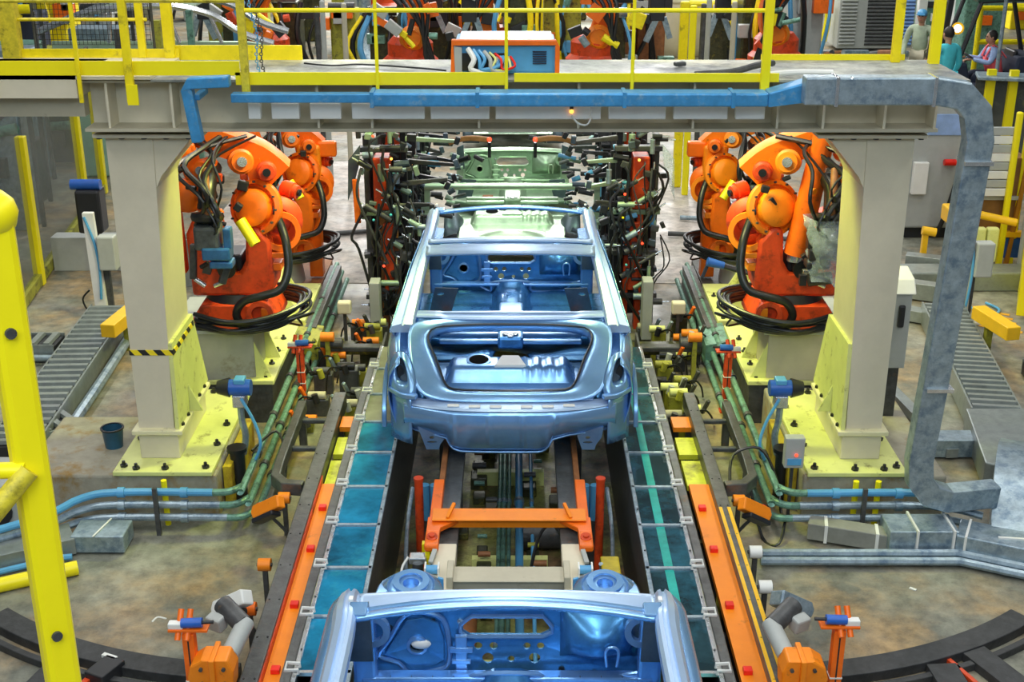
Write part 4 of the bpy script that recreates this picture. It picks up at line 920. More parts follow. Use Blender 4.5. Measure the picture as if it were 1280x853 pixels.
# ------------------------------------------------------------ welding robots
def robot(x, y, z, sx, label, base=ROR, arm=ORA, gun='blue', sc=1.0, pose=0):
    t = thing('welding_robot', (x, y, z), label, 'robot', 'orange welding robots')
    T = Matrix.Translation((x, y, z)) @ Matrix.Scale(sx, 4, (1, 0, 0)) @ Matrix.Diagonal((sc, sc, sc, 1))
    q = lambda: B(M=T)
    # local +x points to the line, -y to the viewer
    b = q(); b.prism([(-.34, 0), (.34, 0), (.34, .07), (.26, .20), (-.26, .20), (-.34, .07)], 'y', -.30, .30); b.build('base_casting', base, t, bevel=.015)
    b = q()
    for dx in (-.3, .3): b.cyl((dx, -.31, .03), (dx, -.34, .03), .03, n=8)
    b.build('base_lugs', DGR, t)
    b = q(); b.cyl((0, 0, .19), (0, 0, .27), .27, .25, n=32); b.build('rotary_collar', BLP, t, smooth=True)
    # fork shaped turret
    b = q(); b.prism([(-.33, .26), (.31, .26), (.34, .40), (.33, .72), (.22, .86), (.14, .82), (.12, .56), (.06, .45), (-.08, .45), (-.15, .56), (-.17, .86), (-.27, .92), (-.34, .78)], 'y', -.24, .20); b.build('fork_turret', base, t, bevel=.03, smooth=True)
    b = q(); b.obox((-.02, -.02, .52), (.2, .3, .14)); b.build('black_drive', BLP, t, bevel=.02)
    for dx in (-.03,):
        b = q(); b.cyl((dx, -.27, .50), (dx, .1, .50), .075, n=20); b.build('drive_motor', BLK, t, smooth=True)
    b = q(); b.obox((.35, -.12, .50), (.10, .16, .07)); b.obox((.38, -.16, .60), (.12, .1, .05)); b.build('cable_bracket', arm, t, bevel=.01)
    # lower arm and big joint discs
    b = q(); b.sweep([(.24, .02, .62), (.27, .03, .85), (.24, .04, 1.1), (.20, .05, 1.35)], [(-.06, -.12), (.06, -.12), (.07, 0), (.06, .12), (-.06, .12), (-.07, 0)], up=(0, 1, 0), smooth=4); b.build('lower_arm', arm, t, smooth=True)
    b = q(); b.lathe((.22, -.14, .98), (-.35, -1, .25), [(.20, -.06), (.225, -.03), (.225, .02), (.19, .035), (.18, .0), (.155, .0), (.15, .08), (.11, .11), (.05, .115), (0, .115)], n=32); jd = b.build('joint_disc', arm, t, smooth=True, angle=45)
    b = q()
    for i in range(12):
        a = i * math.pi / 6
        c = Vector((.22, -.14, .98)) + Vector((-.35, -1, .25)).normalized() * .045
        e1 = Vector((1, -.35, 0)).normalized(); e2 = Vector((-.35, -1, .25)).normalized().cross(e1)
        p = c + (e1 * math.cos(a) + e2 * math.sin(a)) * .205
        b.cyl(p, p + Vector((-.006, -.018, .004)), .010, n=6)
    b.build('disc_bolts', DGR, jd)
    b = q(); b.lathe((.36, .0, .84), (.2, -1, .1), [(.17, -.1), (.20, -.05), (.20, .05), (.15, .09), (.11, .10), (.10, .06), (0, .06)], n=28); b.build('shoulder_disc', base, t, smooth=True, angle=45)
    b = q(); b.ring((.40, -.12, .78), (.25, -1, .1), .16, .115, .05, n=28); b.build('cable_ring', arm, t, smooth=True)
    # balance cylinder
    if pose == 1:
        b = q(); b.cyl((.02, -.20, .62), (-.12, -.24, 1.62), .10, .085, n=28); b.build('balance_cylinder', ORA, t, smooth=True)
        b = q(); b.cyl((.02, -.20, .56), (.02, -.20, .64), .07); b.build('cylinder_rod', CHR, t, smooth=True)
        b = q(); b.beam((-.22, -.1, .78), (-.42, -.14, 1.55), .12, .14); b.build('rear_link', arm, t, bevel=.02)
        b = q(); b.beam((-.5, -.05, .2), (-.5, -.1, 1.25), .14, .12); b.build('side_cover', ROR, t, bevel=.02)
        b = q(); b.tube([(-.42, -.25, .55), (-.40, -.28, .9), (-.40, -.26, 1.2), (-.36, -.2, 1.6)], .04, n=12); b.build('black_conduit', BLK, t, smooth=True)
    else:
        b = q(); b.beam((-.12, -.12, .80), (-.30, -.20, 1.50), .14, .16, w2=.10); b.build('rear_link', arm, t, bevel=.02)
        b = q(); b.ball((-.30, -.22, 1.10), .13, (1, .8, 1.1)); b.build('elbow_housing', arm, t, smooth=True)
        b = q(); b.beam((-.40, -.18, .45), (-.40, -.22, 1.0), .08, .10); b.build('side_cover', ROR, t, bevel=.02)
        b = q(); b.cyl((.12, -.30, .92), (.24, -.36, .74), .045, n=16); b.build('yellow_cylinder', YELC, t, smooth=True)
    # upper arm across the top and its counter motors
    b = q(); b.sweep([(-.30, -.04, 1.62), (-.05, -.02, 1.50), (.22, .04, 1.38), (.38, .1, 1.22)], [(-.10, -.11), (.10, -.11), (.13, 0), (.10, .11), (-.10, .11), (-.13, 0)], up=(0, 1, 0), smooth=4); b.build('upper_arm', arm, t, smooth=True)
    for i, (c, d, r, L_, m) in enumerate((((.10, -.06, 1.34), (.3, -1, .2), .10, .22, arm), ((.30, -.02, 1.26), (.2, -1, .1), .08, .16, base), ((-.12, -.10, 1.30), (-.2, -1, .1), .085, .2, arm), ((.40, .1, 1.08), (1, -.4, -.2), .07, .14, ROR), ((-.28, -.12, 1.42), (-.2, -1, .3), .07, .16, arm))):
        c = Vector(c); d = Vector(d).normalized()
        b = q(); b.lathe(c, d, [(r * .9, 0), (r, .02), (r, L_ * .7), (r * .8, L_ * .75), (r * .78, L_), (0, L_ + .004)], n=20); jm = b.build('joint_motor', m, t, smooth=True)
        b = q(); b.lathe(c + d * (L_ + .003), d, [(r * .4, 0), (r * .4, .02), (0, .021)], n=14); b.build('motor_cap', BLK if i % 2 else CHR, jm, smooth=True)
    for i in range(6):
        b = q(); p = (rnd.uniform(-.35, .4), rnd.uniform(-.3, -.16), rnd.uniform(.9, 1.5)); b.obox(p, (rnd.uniform(.04, .09), .05, rnd.uniform(.04, .08)), (0, rnd.uniform(-40, 40), 0)); b.build('terminal_cover', rnd.choice((arm, base, BLP)), t, bevel=.008)
    for i in range(16):
        b = q(); p = Vector((rnd.uniform(-.40, .0), rnd.uniform(-.42, -.22), rnd.uniform(.45, 1.35)))
        if i % 2: b.obox(p, (rnd.uniform(.03, .08), .05, rnd.uniform(.03, .09)), (0, rnd.uniform(-50, 50), 0))
        else: b.cyl(p, p + Vector((rnd.uniform(-.08, .08), -.02, rnd.uniform(-.1, .1))), rnd.uniform(.012, .028), n=10)
        b.build('hose_fitting', rnd.choice((BLK, BLP, CHR, arm, DGR, BLP)), t, bevel=.004)
    # weld gun held on the viewer side
    gx = -.10 if pose == 0 else -.18
    b = q(); b.sweep([(-.10, -.12, 1.30), (gx, -.35, 1.22), (gx, -.44, 1.05)], [(.07 * math.cos(a), .07 * math.sin(a)) for a in [i * math.pi / 6 for i in range(12)]], smooth=4); b.build('wrist', BLK, t, smooth=True)
    b = q(); b.lathe((gx, -.44, 1.02), (0, -.2, -1), [(.12, 0), (.13, .03), (.12, .06), (.08, .08), (0, .081)], n=24); b.build('tool_flange', BLK, t, smooth=True)
    gm = mat('blue_gun_paint', (.04, .17, .42), .35, .3, var=.3, scale=14) if gun == 'blue' else BLP
    b = q(); b.obox((gx, -.46, .84), (.20, .20, .20)); b.build('transformer', mat('smoky_grey_case', (.10, .12, .13), .3, var=.5, scale=20), t, bevel=.03)
    b = q(); b.obox((gx + .07, -.50, .72), (.22, .16, .10)); b.obox((gx + .10, -.50, .63), (.18, .14, .06)); b.build('gun_body', gm, t, bevel=.015)
    b = q(); b.obox((gx + .16, -.50, .84), (.06, .10, .16)); b.build('gun_side_plate', gm, t, bevel=.01)
    b = q(); b.tube([(gx + .02, -.5, .98), (gx + .03, -.54, 1.08), (gx + .02, -.5, 1.22), (gx, -.4, 1.36)], .03, n=12); b.build('rubber_sleeve', BRN, t, smooth=True)
    b = q(); b.beam((gx - .12, -.48, .78), (gx - .14, -.5, .50), .05, .06); b.beam((gx + .13, -.48, .60), (gx + .08, -.5, .46), .05, .06); b.build('gun_arm', DGR, t, bevel=.01)
    b = q(); b.cyl((gx - .13, -.5, .50), (gx - .05, -.5, .44), .018); b.cyl((gx + .09, -.5, .47), (gx + .02, -.5, .44), .018); b.build('electrode', CHR, t, smooth=True)
    if gun == 'wrapped':
        for k, (pp, w2) in enumerate(((((gx + .02, -.50, 1.0), (gx + .0, -.55, .78), (gx - .05, -.54, .5)), .21), (((gx - .12, -.5, .8), (gx - .26, -.52, .6), (gx - .36, -.5, .42)), .08))):
            b = q(); pts = spline([Vector(p) for p in pp], 5)
            b.loft([[p + Vector((math.cos(a) * w2 * (.8 + .25 * math.sin(5 * a + i)), math.sin(a) * w2 * .8 * (.8 + .2 * math.cos(4 * a + 2 * i)), .02 * math.sin(3 * a + i))) for a in [j * math.pi / 10 for j in range(20)]] for i, p in enumerate(pts)], caps=False)
            b.build('plastic_wrap', CLG, t, smooth=True, angle=80)
        b = q(); b.ball((gx - .37, -.5, .40), .035); b.build('blue_wrap_end', BLD, t, smooth=True)
        b = q(); b.sweep([(gx - .10, -.50, 1.15), (gx - .16, -.5, 1.3), (gx - .20, -.46, 1.42)], [(-.05, -.03), (.05, -.03), (.05, .03), (-.05, .03)], smooth=3); b.build('grey_cover', GRY, t, smooth=True)
        b = q(); b.cyl((gx - .02, -.52, .52), (gx + .16, -.52, .50), .05); b.build('roller_coil', BLP, t, smooth=True)
    # hoses: gun to arm, loops round the base
    for i in range(7):
        a0 = rnd.uniform(-.1, .1); b = q()
        b.tube([(gx + a0, -.45, .80 + .03 * i), (gx + .12 + a0, -.6, .95 + .05 * i), (gx + a0 * 2, -.5, 1.2 + .04 * i), (-.05 + a0, -.3, 1.4 + .02 * i), (rnd.uniform(-.3, .3), -.1, 1.55)], .010 + .006 * (i % 3)); b.build('gun_hose', BLK, t, smooth=True)
    for i in range(6):
        z_ = .02 + .025 * i; r1 = .42 + .035 * (i % 3); b = q()
        b.tube([(-.30, -.30 - .04 * (i % 2), z_), (0, -.42 - .04 * (i % 3), z_ - .01), (.30, -.36 - .03 * i / 2, z_), (r1 + .06, -.16, z_ + .03), (r1 + .08, .05, z_ + .06), (.36, .24, z_ + .05), (.1, .34, z_ + .03)], .016 + .004 * (i % 2), n=10); b.build('base_hose', BLK, t, smooth=True)
    b = q(); b.tube([(.10, -.38, .03), (.05, -.40, .16), (.12, -.42, .28), (.28, -.42, .33), (.42, -.40, .38), (.48, -.34, .52), (.47, -.28, .70), (.42, -.2, .85), (.34, -.15, 1.02)], .034, n=12); b.build('dress_hose', BLK, t, smooth=True)
    b = q(); b.tube([(.38, -.3, .06), (.55, -.25, .10), (.62, -.12, .08), (.58, 0, .02), (.45, 0, -.02)], .010); b.tube([(.5, -.26, .10), (.52, -.1, -.04), (.40, .0, -.06)], .010); b.build('loose_cable', BLK, t, smooth=True)
    b = q(); b.ring((.23, -.31, .14), (0, -1, .1), .11, .07, .05, n=22); b.build('connector_ring', base, t, smooth=True)
    b = q(); b.obox((.28, -.34, .15), (.08, .03, .10)); b.build('connector_plate', arm, t, bevel=.006)
    b = q(); b.obox((-.28, -.315, .10), (.05, .005, .045)); b.build('name_plate', BLL, t)
    return t
robot(-2.30, 10.25, .86, 1, 'near orange welding robot left of the line, behind the left column', sc=1.02)
robot(2.36, 10.25, .86, -1, 'near orange welding robot right of the line with its gun wrapped in clear film', ROR, ORT, 'wrapped', 1.02, 1)
robot(-2.36, 12.95, .58, 1, 'far orange robot on the left, behind the near one', ORA, ORA, sc=.92)
robot(2.36, 12.95, .58, -1, 'far orange robot on the right, behind the near one', ORA, ORT, 'black', .92)
for sx, l in ((-1, 'left'), (1, 'right')):   # torch with a blue grip and a wall of hoses
    t = thing('spare_tool', (sx * 2.1, 12.0, .36), 'orange tool stand with square head beside the far robot on the %s' % l, 'tool stand')
    b = B(sx=sx); b.box(2.0, 2.14, 12.9, 13.05, .33, 1.35); b.build('column', ORA, t, bevel=.01)
    b = B(sx=sx); b.box(1.96, 2.2, 12.85, 13.1, 1.25, 1.75); b.build('head', ORT, t, bevel=.03)
    b = B(sx=sx); b.box(1.80, 1.99, 12.9, 13.0, 1.62, 1.78); b.build('side_motor', ORA, t, bevel=.02)
    b = B(sx=sx); b.ball((2.08, 12.84, 1.55), .025); b.build('white_dot', WHT, t, smooth=True)
t = thing('blue_torch', (2.0, 12.1, .9), 'blue gripped torch on a black cable beside the right robots', 'torch')
b = B(); b.cyl((1.86, 11.6, .92), (2.02, 11.6, .88), .045, .035, n=16); b.build('grip', BLD, t, smooth=True)
b = B(); b.tube([(2.02, 11.6, .88), (2.2, 11.55, .84), (2.5, 11.4, .82), (2.7, 11.2, .9)], .03); b.build('cable', BLK, t, smooth=True)
b = B(); b.beam((1.87, 11.6, .90), (1.82, 11.6, .76), .03, .03); b.build('trigger', NVY, t, bevel=.005)

# ------------------------------------------------------------ framing fixtures around the cars ahead
def fixture(sx, y0, label, z1=2.15, seed=1):
    r = random.Random(seed)
    t = thing('welding_fixture', (sx * 1.25, y0, 0), label, 'fixture', 'welding fixtures beside the line')
    q = lambda: B(sx=sx)
    b = q(); b.box(1.18, 1.34, y0, y0 + .25, 1.28, 1.80); b.build('orange_upright', ROR, t, bevel=.015)
    b = q(); b.box(1.12, 1.17, y0 + .05, y0 + .2, 0, 1.3); b.box(1.24, 1.30, y0 + .05, y0 + .2, 0, 1.3); b.build('rust_red_upright', BRN if seed % 2 else ROR, t, bevel=.01)
    b = q(); b.box(1.02, 1.08, y0 + .1, y0 + .22, 0, z1); b.build('black_upright', BLP, t, bevel=.01)
    b = q(); b.box(1.38, 1.44, y0 + .1, y0 + .22, 0, z1 - .1); b.build('black_upright', DGR, t, bevel=.01)
    for z in (.35, .8, 1.22, 1.85, z1 - .06):
        b = q(); b.box(1.0, 1.46, y0 + .02, y0 + .12, z, z + .05); b.build('cross_plate', DGR if z != 1.22 else SILI, t, bevel=.006)
    for i in range(34):   # air cylinders
        z = r.uniform(.25, z1); x = r.uniform(.88, 1.42); a = r.choice(((1, 0, 0), (0, 0, 1), (.8, 0, .5)))
        d = Vector(a).normalized(); L_ = r.uniform(.08, .2); p = Vector((x, y0 - r.uniform(.02, .16), z))
        b = q(); b.cyl(p - d * L_ / 2, p + d * L_ / 2, r.uniform(.018, .034), n=12); ac = b.build('air_cylinder', r.choice((BLP, BLK, SILI, BLL, GAL, DGR, BLK)), t, smooth=True)
        b = q(); b.cyl(p + d * L_ / 2, p + d * (L_ / 2 + .07), .008, n=8); b.build('piston_rod', CHR, ac, smooth=True)
    for i in range(34):
        z = r.uniform(.2, z1); x = r.uniform(.86, 1.48)
        b = q(); b.obox((x, y0 - r.uniform(0, .14), z), (r.uniform(.03, .10), r.uniform(.03, .08), r.uniform(.03, .09)), (0, r.uniform(-25, 25), 0)); b.build('valve_block', r.choice((BLP, BLK, SILI, DGR, DGR, BLP, CARD)), t, bevel=.006)
    for i in range(16):
        x = r.uniform(.98, 1.45); z = r.uniform(.9, z1); yy = y0 - r.uniform(.05, .2)
        b = q(); b.tube([(x, yy, z), (x + r.uniform(-.12, .12), yy - .03, z - r.uniform(.1, .3)), (x + r.uniform(-.06, .06), yy, z - r.uniform(.35, .6)), (r.uniform(1.0, 1.4), yy + .05, max(.1, z - r.uniform(.7, 1.1)))], r.choice((.007, .010, .014))); b.build('air_hose', r.choice((BLK, BLK, BLP, DGR)), t, smooth=True)
    for i in range(5):
        b = q(); b.ball((r.uniform(1.0, 1.4), y0 - .2, r.uniform(.5, z1)), .014, n=8); b.build('indicator', r.choice((LAMP, LAMR, YELC, CYN)), t, smooth=True)
    b = q(); b.box(.98, 1.42, y0 + .26, y0 + .30, .1, z1 - .3); b.build('dark_back_plate', BLP, t)
    # clamp arms reaching over the car
    for i in range(4):
        z = 1.32 + .22 * i; L_ = r.uniform(.2, .42) + (.1 if i > 1 else 0)
        b = q(); b.beam((1.02, y0 + .05, z), (1.02 - L_, y0 - .02, z + r.uniform(-.06, .06)), .045, .05, w2=.03, h2=.03); ca = b.build('clamp_arm', r.choice((DGR, BLP, SILI)), t, bevel=.006)
        b = q(); b.obox((1.02 - L_, y0 - .04, z), (.05, .05, .075), (0, r.uniform(-30, 30), 0)); b.build('clamp_head', r.choice((BLK, CARD, BLP)), ca, bevel=.01)
    for i in range(22):
        L_ = r.uniform(.06, .16); p = Vector((r.uniform(.55, .98), y0 + r.uniform(-.1, .3), r.uniform(.55, 1.25) if seed > 2 else r.uniform(.9, 1.9)))
        if seed < 3: p.x = r.uniform(.98, 1.1)
        b = q(); b.cyl(p, p + Vector((L_, 0, r.uniform(-.05, .05))), r.uniform(.015, .035), n=10); b.build('gripper', r.choice((BLP, BLK, DGR, SILI, BLL, CARD, BLP)), t, smooth=True)
    b = q(); b.box(1.16, 1.26, y0 - .03, y0 + .03, .45, 1.15); b.build('orange_front_plate', ROR, t, bevel=.012)
    if seed < 3:
        b = q(); b.box(1.28, 1.38, y0 - .38, y0 - .20, .05, .66); b.build('grey_door', GRY, t, bevel=.01)
        b = q(); b.prism([(1.44, 1.95), (1.56, 1.80), (1.58, 1.40), (1.52, 1.55), (1.46, 1.75)], 'y', y0 - .1, y0 - .06); b.build('guard_flap', CLG if sx > 0 else CARD, t)
        if sx < 0: b = q(); b.beam((1.50, y0 - .1, 1.62), (1.49, y0 - .1, 1.18), .06, .03); b.build('hanging_plate', ORA, t, bevel=.01)
for i, (y0, o) in enumerate(((12.1, 'nearest the viewer'), (13.3, 'second from the viewer'), (14.6, 'farthest from the viewer'))):
    fixture(-1, y0, 'tangled orange and black welding fixture on the left, %s' % o, 2.1 - .12 * i, 1 + i * 2)
    fixture(1, y0 + .05, 'tangled orange and black welding fixture on the right, %s' % o, 2.1 - .12 * i, 2 + i * 2)
# overhead clamp frame crossing the line ahead
b = B(); b.cyl((-1.0, 14.2, .98), (1.0, 14.2, .98), .04, n=16); b.box(-1.0, -.94, 14.18, 14.24, 0, .98); b.box(.94, 1.0, 14.18, 14.24, 0, .98); tag(b.build('cross_tube', SIL, smooth=True), 'pale green cross tube spanning the welding cell behind the blue-lit car', 'tube')
t = thing('overhead_fixture', (0, 15.2, 0), 'overhead clamp frame with black grippers crossing above the green-lit car', 'fixture')
b = B()
for x in (-1.5, 1.5): b.box(x - .05, x + .05, 15.2, 15.3, 0, 1.75)
b.build('uprights', BLP, t)
b = B(); b.box(-1.5, 1.5, 15.2, 15.3, 1.68, 1.75); b.build('beam', DGR, t)
for i in range(20):
    x = rnd.uniform(-1.35, 1.35)
    if abs(x) < .3: continue
    b = B(); z = rnd.uniform(1.0, 1.62); b.cyl((x, 15.15, z), (x + rnd.uniform(.1, .3) * rnd.choice((-1, 1)), 15.1, z + rnd.uniform(-.05, .05)), rnd.uniform(.02, .035), n=10); b.build('gripper', rnd.choice((BLP, BLK, SILI, BLL, CARD)), t, smooth=True)
for sx in (-1, 1):
    b = B(sx=sx); b.sweep([(.75, 15.0, 1.30), (.6, 14.95, 1.36), (.42, 14.9, 1.38), (.28, 14.9, 1.36)], [(-.03, -.03), (.03, -.03), (.03, .03), (-.03, .03)], smooth=3); b.build('red_arm', BRN, t, bevel=.01)
    b = B(sx=sx); b.ball((.27, 14.88, 1.37), .03, n=10); b.build('red_lamp', LAMR, t, smooth=True)
    b = B(sx=sx); b.cyl((.27, 14.9, 1.33), (.27, 14.9, 1.15), .02); b.build('lamp_stem', BLK, t, smooth=True)
b = B(); b.cyl((-.3, 15.6, 1.34), (.3, 15.6, 1.34), .055, n=20); b.build('roll', CHR, t, smooth=True)

# ------------------------------------------------------------ low machinery between covers and platforms
ords = ('first', 'second', 'third', 'fourth', 'fifth', 'sixth', 'seventh', 'eighth', 'ninth', 'tenth', 'eleventh', 'twelfth', 'thirteenth', 'fourteenth')
for sx, l in ((-1, 'left'), (1, 'right')):
    r = random.Random(3 + sx)
    for i in range(14):
        y = 9.75 + i * .17 + r.uniform(-.04, .04); x = r.uniform(1.32, 1.74)
        t = thing('clamp_mechanism', (sx * x, y, 0), 'low oily clamp mechanism on the %s of the line, %s from the front' % (l, ords[i]), 'mechanism', 'oily clamp mechanisms beside the line')
        q = lambda: B(sx=sx)
        h = r.uniform(.08, .30)
        b = q(); b.box(x - r.uniform(.05, .12), x + r.uniform(.04, .1), y - .05, y + .06, -.42 if x < 1.5 else 0, h); b.build('pedestal', r.choice((DGR, OIL, OLV, DGR)), t, bevel=.01)
        b = q(); b.cyl((x - .09, y - .02, h + .03), (x + .06, y - .02, h + .03), .034, n=16); b.build('roller', r.choice((LIM, OLV, ORT, DGR, BEI, BLK)), t, smooth=True)
        b = q(); b.beam((x + .08, y, h - .02), (x + .12, y - .06, h + .12), .03, .03); b.build('lever', r.choice((OLV, ORA, DGR, GAL)), t, bevel=.005)
        b = q(); b.cyl((x - .02, y - .07, h - .02), (x + .0, y - .07, h + .06), .028, n=12); b.build('small_motor', r.choice((DGR, BLP, GRY, OLV)), t, smooth=True)
        b = q(); b.tube([(x, y - .05, h), (x + .08, y - .12, h + .06), (x + .15, y - .05, h - .03), (x + .18, y, .02)], .009); b.build('hose', BLK, t, smooth=True)
    b = B(sx=sx); b.box(1.18, 1.9, 11.2, 11.32, .12, .22); tag(b.build('cross_girder', OIL, bevel=.01), 'dark girder lying across the %s machinery in front of the fixtures' % l, 'girder')
    b = B(sx=sx); b.box(1.2, 1.75, 10.95, 11.05, .25, .30); b.cyl((1.55, 10.95, .34), (1.75, 10.95, .34), .05); tag(b.build('cross_shaft', DGR, bevel=.01), 'dark cross shaft above the %s machinery' % l, 'shaft')
    t = thing('stop_roller', (sx * 1.7, 10.9, 0), 'bright orange stop roller among the %s machinery' % l, 'roller')
    b = B(sx=sx); b.cyl((1.62, 10.9, .42), (1.74, 10.9, .42), .045, n=18); b.build('roller_drum', ORT, t, smooth=True)
    b = B(sx=sx); b.box(1.66, 1.70, 10.88, 10.93, 0, .39); b.build('stand', OLV, t)
    t = thing('cream_box', (sx * 1.6, 11.6, 0), 'small cream box on a stand among the %s machinery' % l, 'box')
    b = B(sx=sx); b.box(1.55, 1.68, 11.6, 11.7, .38, .50); b.build('box', CRM, t, bevel=.015)
    b = B(sx=sx); b.box(1.6, 1.63, 11.63, 11.67, 0, .38); b.build('stand', DGR, t)
    # sheet metal guard and cable trough
    b = B(sx=sx); b.prism([(1.80, .30), (2.02, .34), (2.02, .31), (1.80, .1)], 'y', 11.0, 11.5); tag(b.build('guard_sheet', OLV if sx < 0 else GRN), 'bent %s guard sheet at the inner edge of the %s platforms' % ('olive' if sx < 0 else 'green', l), 'guard')

# ------------------------------------------------------------ pipes along the platforms
for sx, l in ((-1, 'left'), (1, 'right')):
    for k, (z, dx, m1, m2) in enumerate(((.31, 0, GRN, BLL), (.22, .05, GRN, GAL), (.13, .10, GRN, GAL))):
        t = thing('service_pipe', (sx * 2.2, 9, 0), '%s pipe running beside the %s platforms and round the plinth front' % (('upper', 'middle', 'lowest')[k], l), 'pipe', 'pipes along the %s platforms' % l)
        x0 = 1.92 - dx
        b = B(sx=sx); b.tube([(x0, 13.4, z), (x0, 11, z), (x0, 8.35, z), (x0 + .02, 8.2, z), (x0 + .10, 8.12 - .02 * k, z), (x0 + .22, 8.11 - .02 * k, z)], .026, n=10); b.build('green_run', m1, t, smooth=True)
        b = B(sx=sx)
        if sx < 0: b.tube([(x0 + .2, 8.11 - .02 * k, z), (2.8, 8.11 - .02 * k, z), (3.05, 8.05, z - .02), (3.25, 7.85 + .05 * k, z - .05), (3.8, 7.5 + .05 * k, z - .08)], .028, n=10)
        else: b.tube([(x0 + .2, 8.11 - .02 * k, z), (3.0, 8.11 - .02 * k, z), (3.35, 8.0, z - .03)], .028, n=10)
        b.build('front_run', m2, t, smooth=True)
        for y in (8.7, 9.4, 10.2, 11.2, 12.2):
            b = B(sx=sx); b.cyl((x0, y, z), (x0, y + .05, z), .036, n=12); b.build('coupling', DGR, t, smooth=True)
        for x in (2.3, 2.75):
            b = B(sx=sx); b.cyl((x, 8.11 - .02 * k, z), (x + .05, 8.11 - .02 * k, z), .038, n=12); b.build('coupling', m2, t, smooth=True)
    b = B(sx=sx); b.box(2.5, 2.53, 8.03, 8.06, .0, .38); tag(b.build('pipe_bracket', DGR), 'upright bracket holding the pipes at the %s plinth front' % l, 'bracket')
    for j, x in enumerate((2.49,) if sx < 0 else (2.49, 2.65)):
        b = B(sx=sx); b.cyl((x, 8.2, 0), (x, 8.2, .36), .022, n=10); tag(b.build('yellow_peg', YELC, smooth=True), 'short yellow pipe standing at the %s plinth front%s' % (l, '' if sx < 0 else (', nearer the line', ', farther from the line')[j]), 'pipe')
# yellow box uprights by the plinth inner corner
for sx, l in ((-1, 'left'), (1, 'right')):
    b = B(sx=sx); b.box(2.06, 2.12, 8.45, 9.3, 0, .34); tag(b.build('side_plate', mat('rusty_yellow_plate', (.55, .42, .02), .5, var=.35, scale=5, dirt=(.2, .08, .01), dirt_amt=.45)), 'rust streaked yellow plate on the inner side of the %s plinth' % l, 'plate')
# small blue motors on stands
for sx, l, extra in ((-1, 'left', 0), (1, 'right', 1)):
    t = thing('pump_motor', (sx * 2.05, 8.75, 0), 'small blue motor on a steel stand beside the %s column foot' % l, 'motor')
    X = 2.02
    b = B(sx=sx); b.cyl((X - .09, 8.75, .85), (X + .07, 8.75, .85), .062, n=20); mb = b.build('motor_body', BLD, t, smooth=True)
    b = B(sx=sx); b.box(X - .05, X + .03, 8.70, 8.80, .89, .93); b.build('terminal_box', BLL, mb, bevel=.008)
    b = B(sx=sx); b.cyl((X + .07, 8.75, .85), (X + .16, 8.75, .85), .075, .05, n=20); b.build('fan_cover', BLP, mb, smooth=True)
    b = B(sx=sx); b.tube([(X, 8.75, .80), (X + .0, 8.75, .60), (X - .02, 8.75, .45), (X + .01, 8.75, .3)], .026); b.build('steel_stand', GAL, t, smooth=True)
    b = B(sx=sx); b.box(X - .05, X + .05, 8.70, 8.80, .70, .80); b.build('gear_head', CHR, t, bevel=.01)
    b = B(sx=sx); b.cyl((X + .02, 8.6, 0), (X + .02, 8.6, .40), .055, n=18); b.cyl((X + .02, 8.6, .40), (X + .02, 8.6, .43), .075, n=18); b.build('filter_bowl', BLK, t, smooth=True)
    b = B(sx=sx); b.tube([(X - .02, 8.7, .78), (X - .12, 8.65, .6), (X - .16, 8.6, .45), (X - .1, 8.6, .3)], .012); b.build('blue_tube', BLL, t, smooth=True)
t = thing('switch_box', (2.0, 8.3, 0), 'pale switch box with a blue label on a stand left of the right plinth', 'switch box')
b = B(); b.box(1.98, 2.12, 8.28, 8.36, .42, .66); b.build('box', GRY, t, bevel=.01)
b = B(); b.box(2.0, 2.10, 8.272, 8.28, .45, .50); b.build('blue_label', BLL, t)
b = B(); b.ball((2.06, 8.27, .53), .012); b.build('red_button', LAMR, t, smooth=True)
b = B(); b.box(2.04, 2.06, 8.32, 8.35, 0, .42); b.build('stand', DGR, t)
for i, (pts, lab) in enumerate((([(1.6, 8.3, .3), (1.65, 8.5, .42), (1.85, 8.55, .45), (1.95, 8.4, .3), (1.97, 8.2, .1)], 'black cable looping from the right rail frame'), ([(1.98, 8.1, .1), (1.9, 7.9, .02), (1.8, 8.0, .02), (1.75, 8.4, .3)], 'black cable lying on the floor left of the right plinth'),
        ([(-1.95, 8.7, .35), (-1.8, 8.9, .42), (-1.7, 8.7, .3), (-1.68, 8.4, .1)], 'black cable crossing the pipes beside the left plinth'))):
    b = B(); b.tube(pts, .011); tag(b.build('cable', BLK, smooth=True), lab, 'cable')
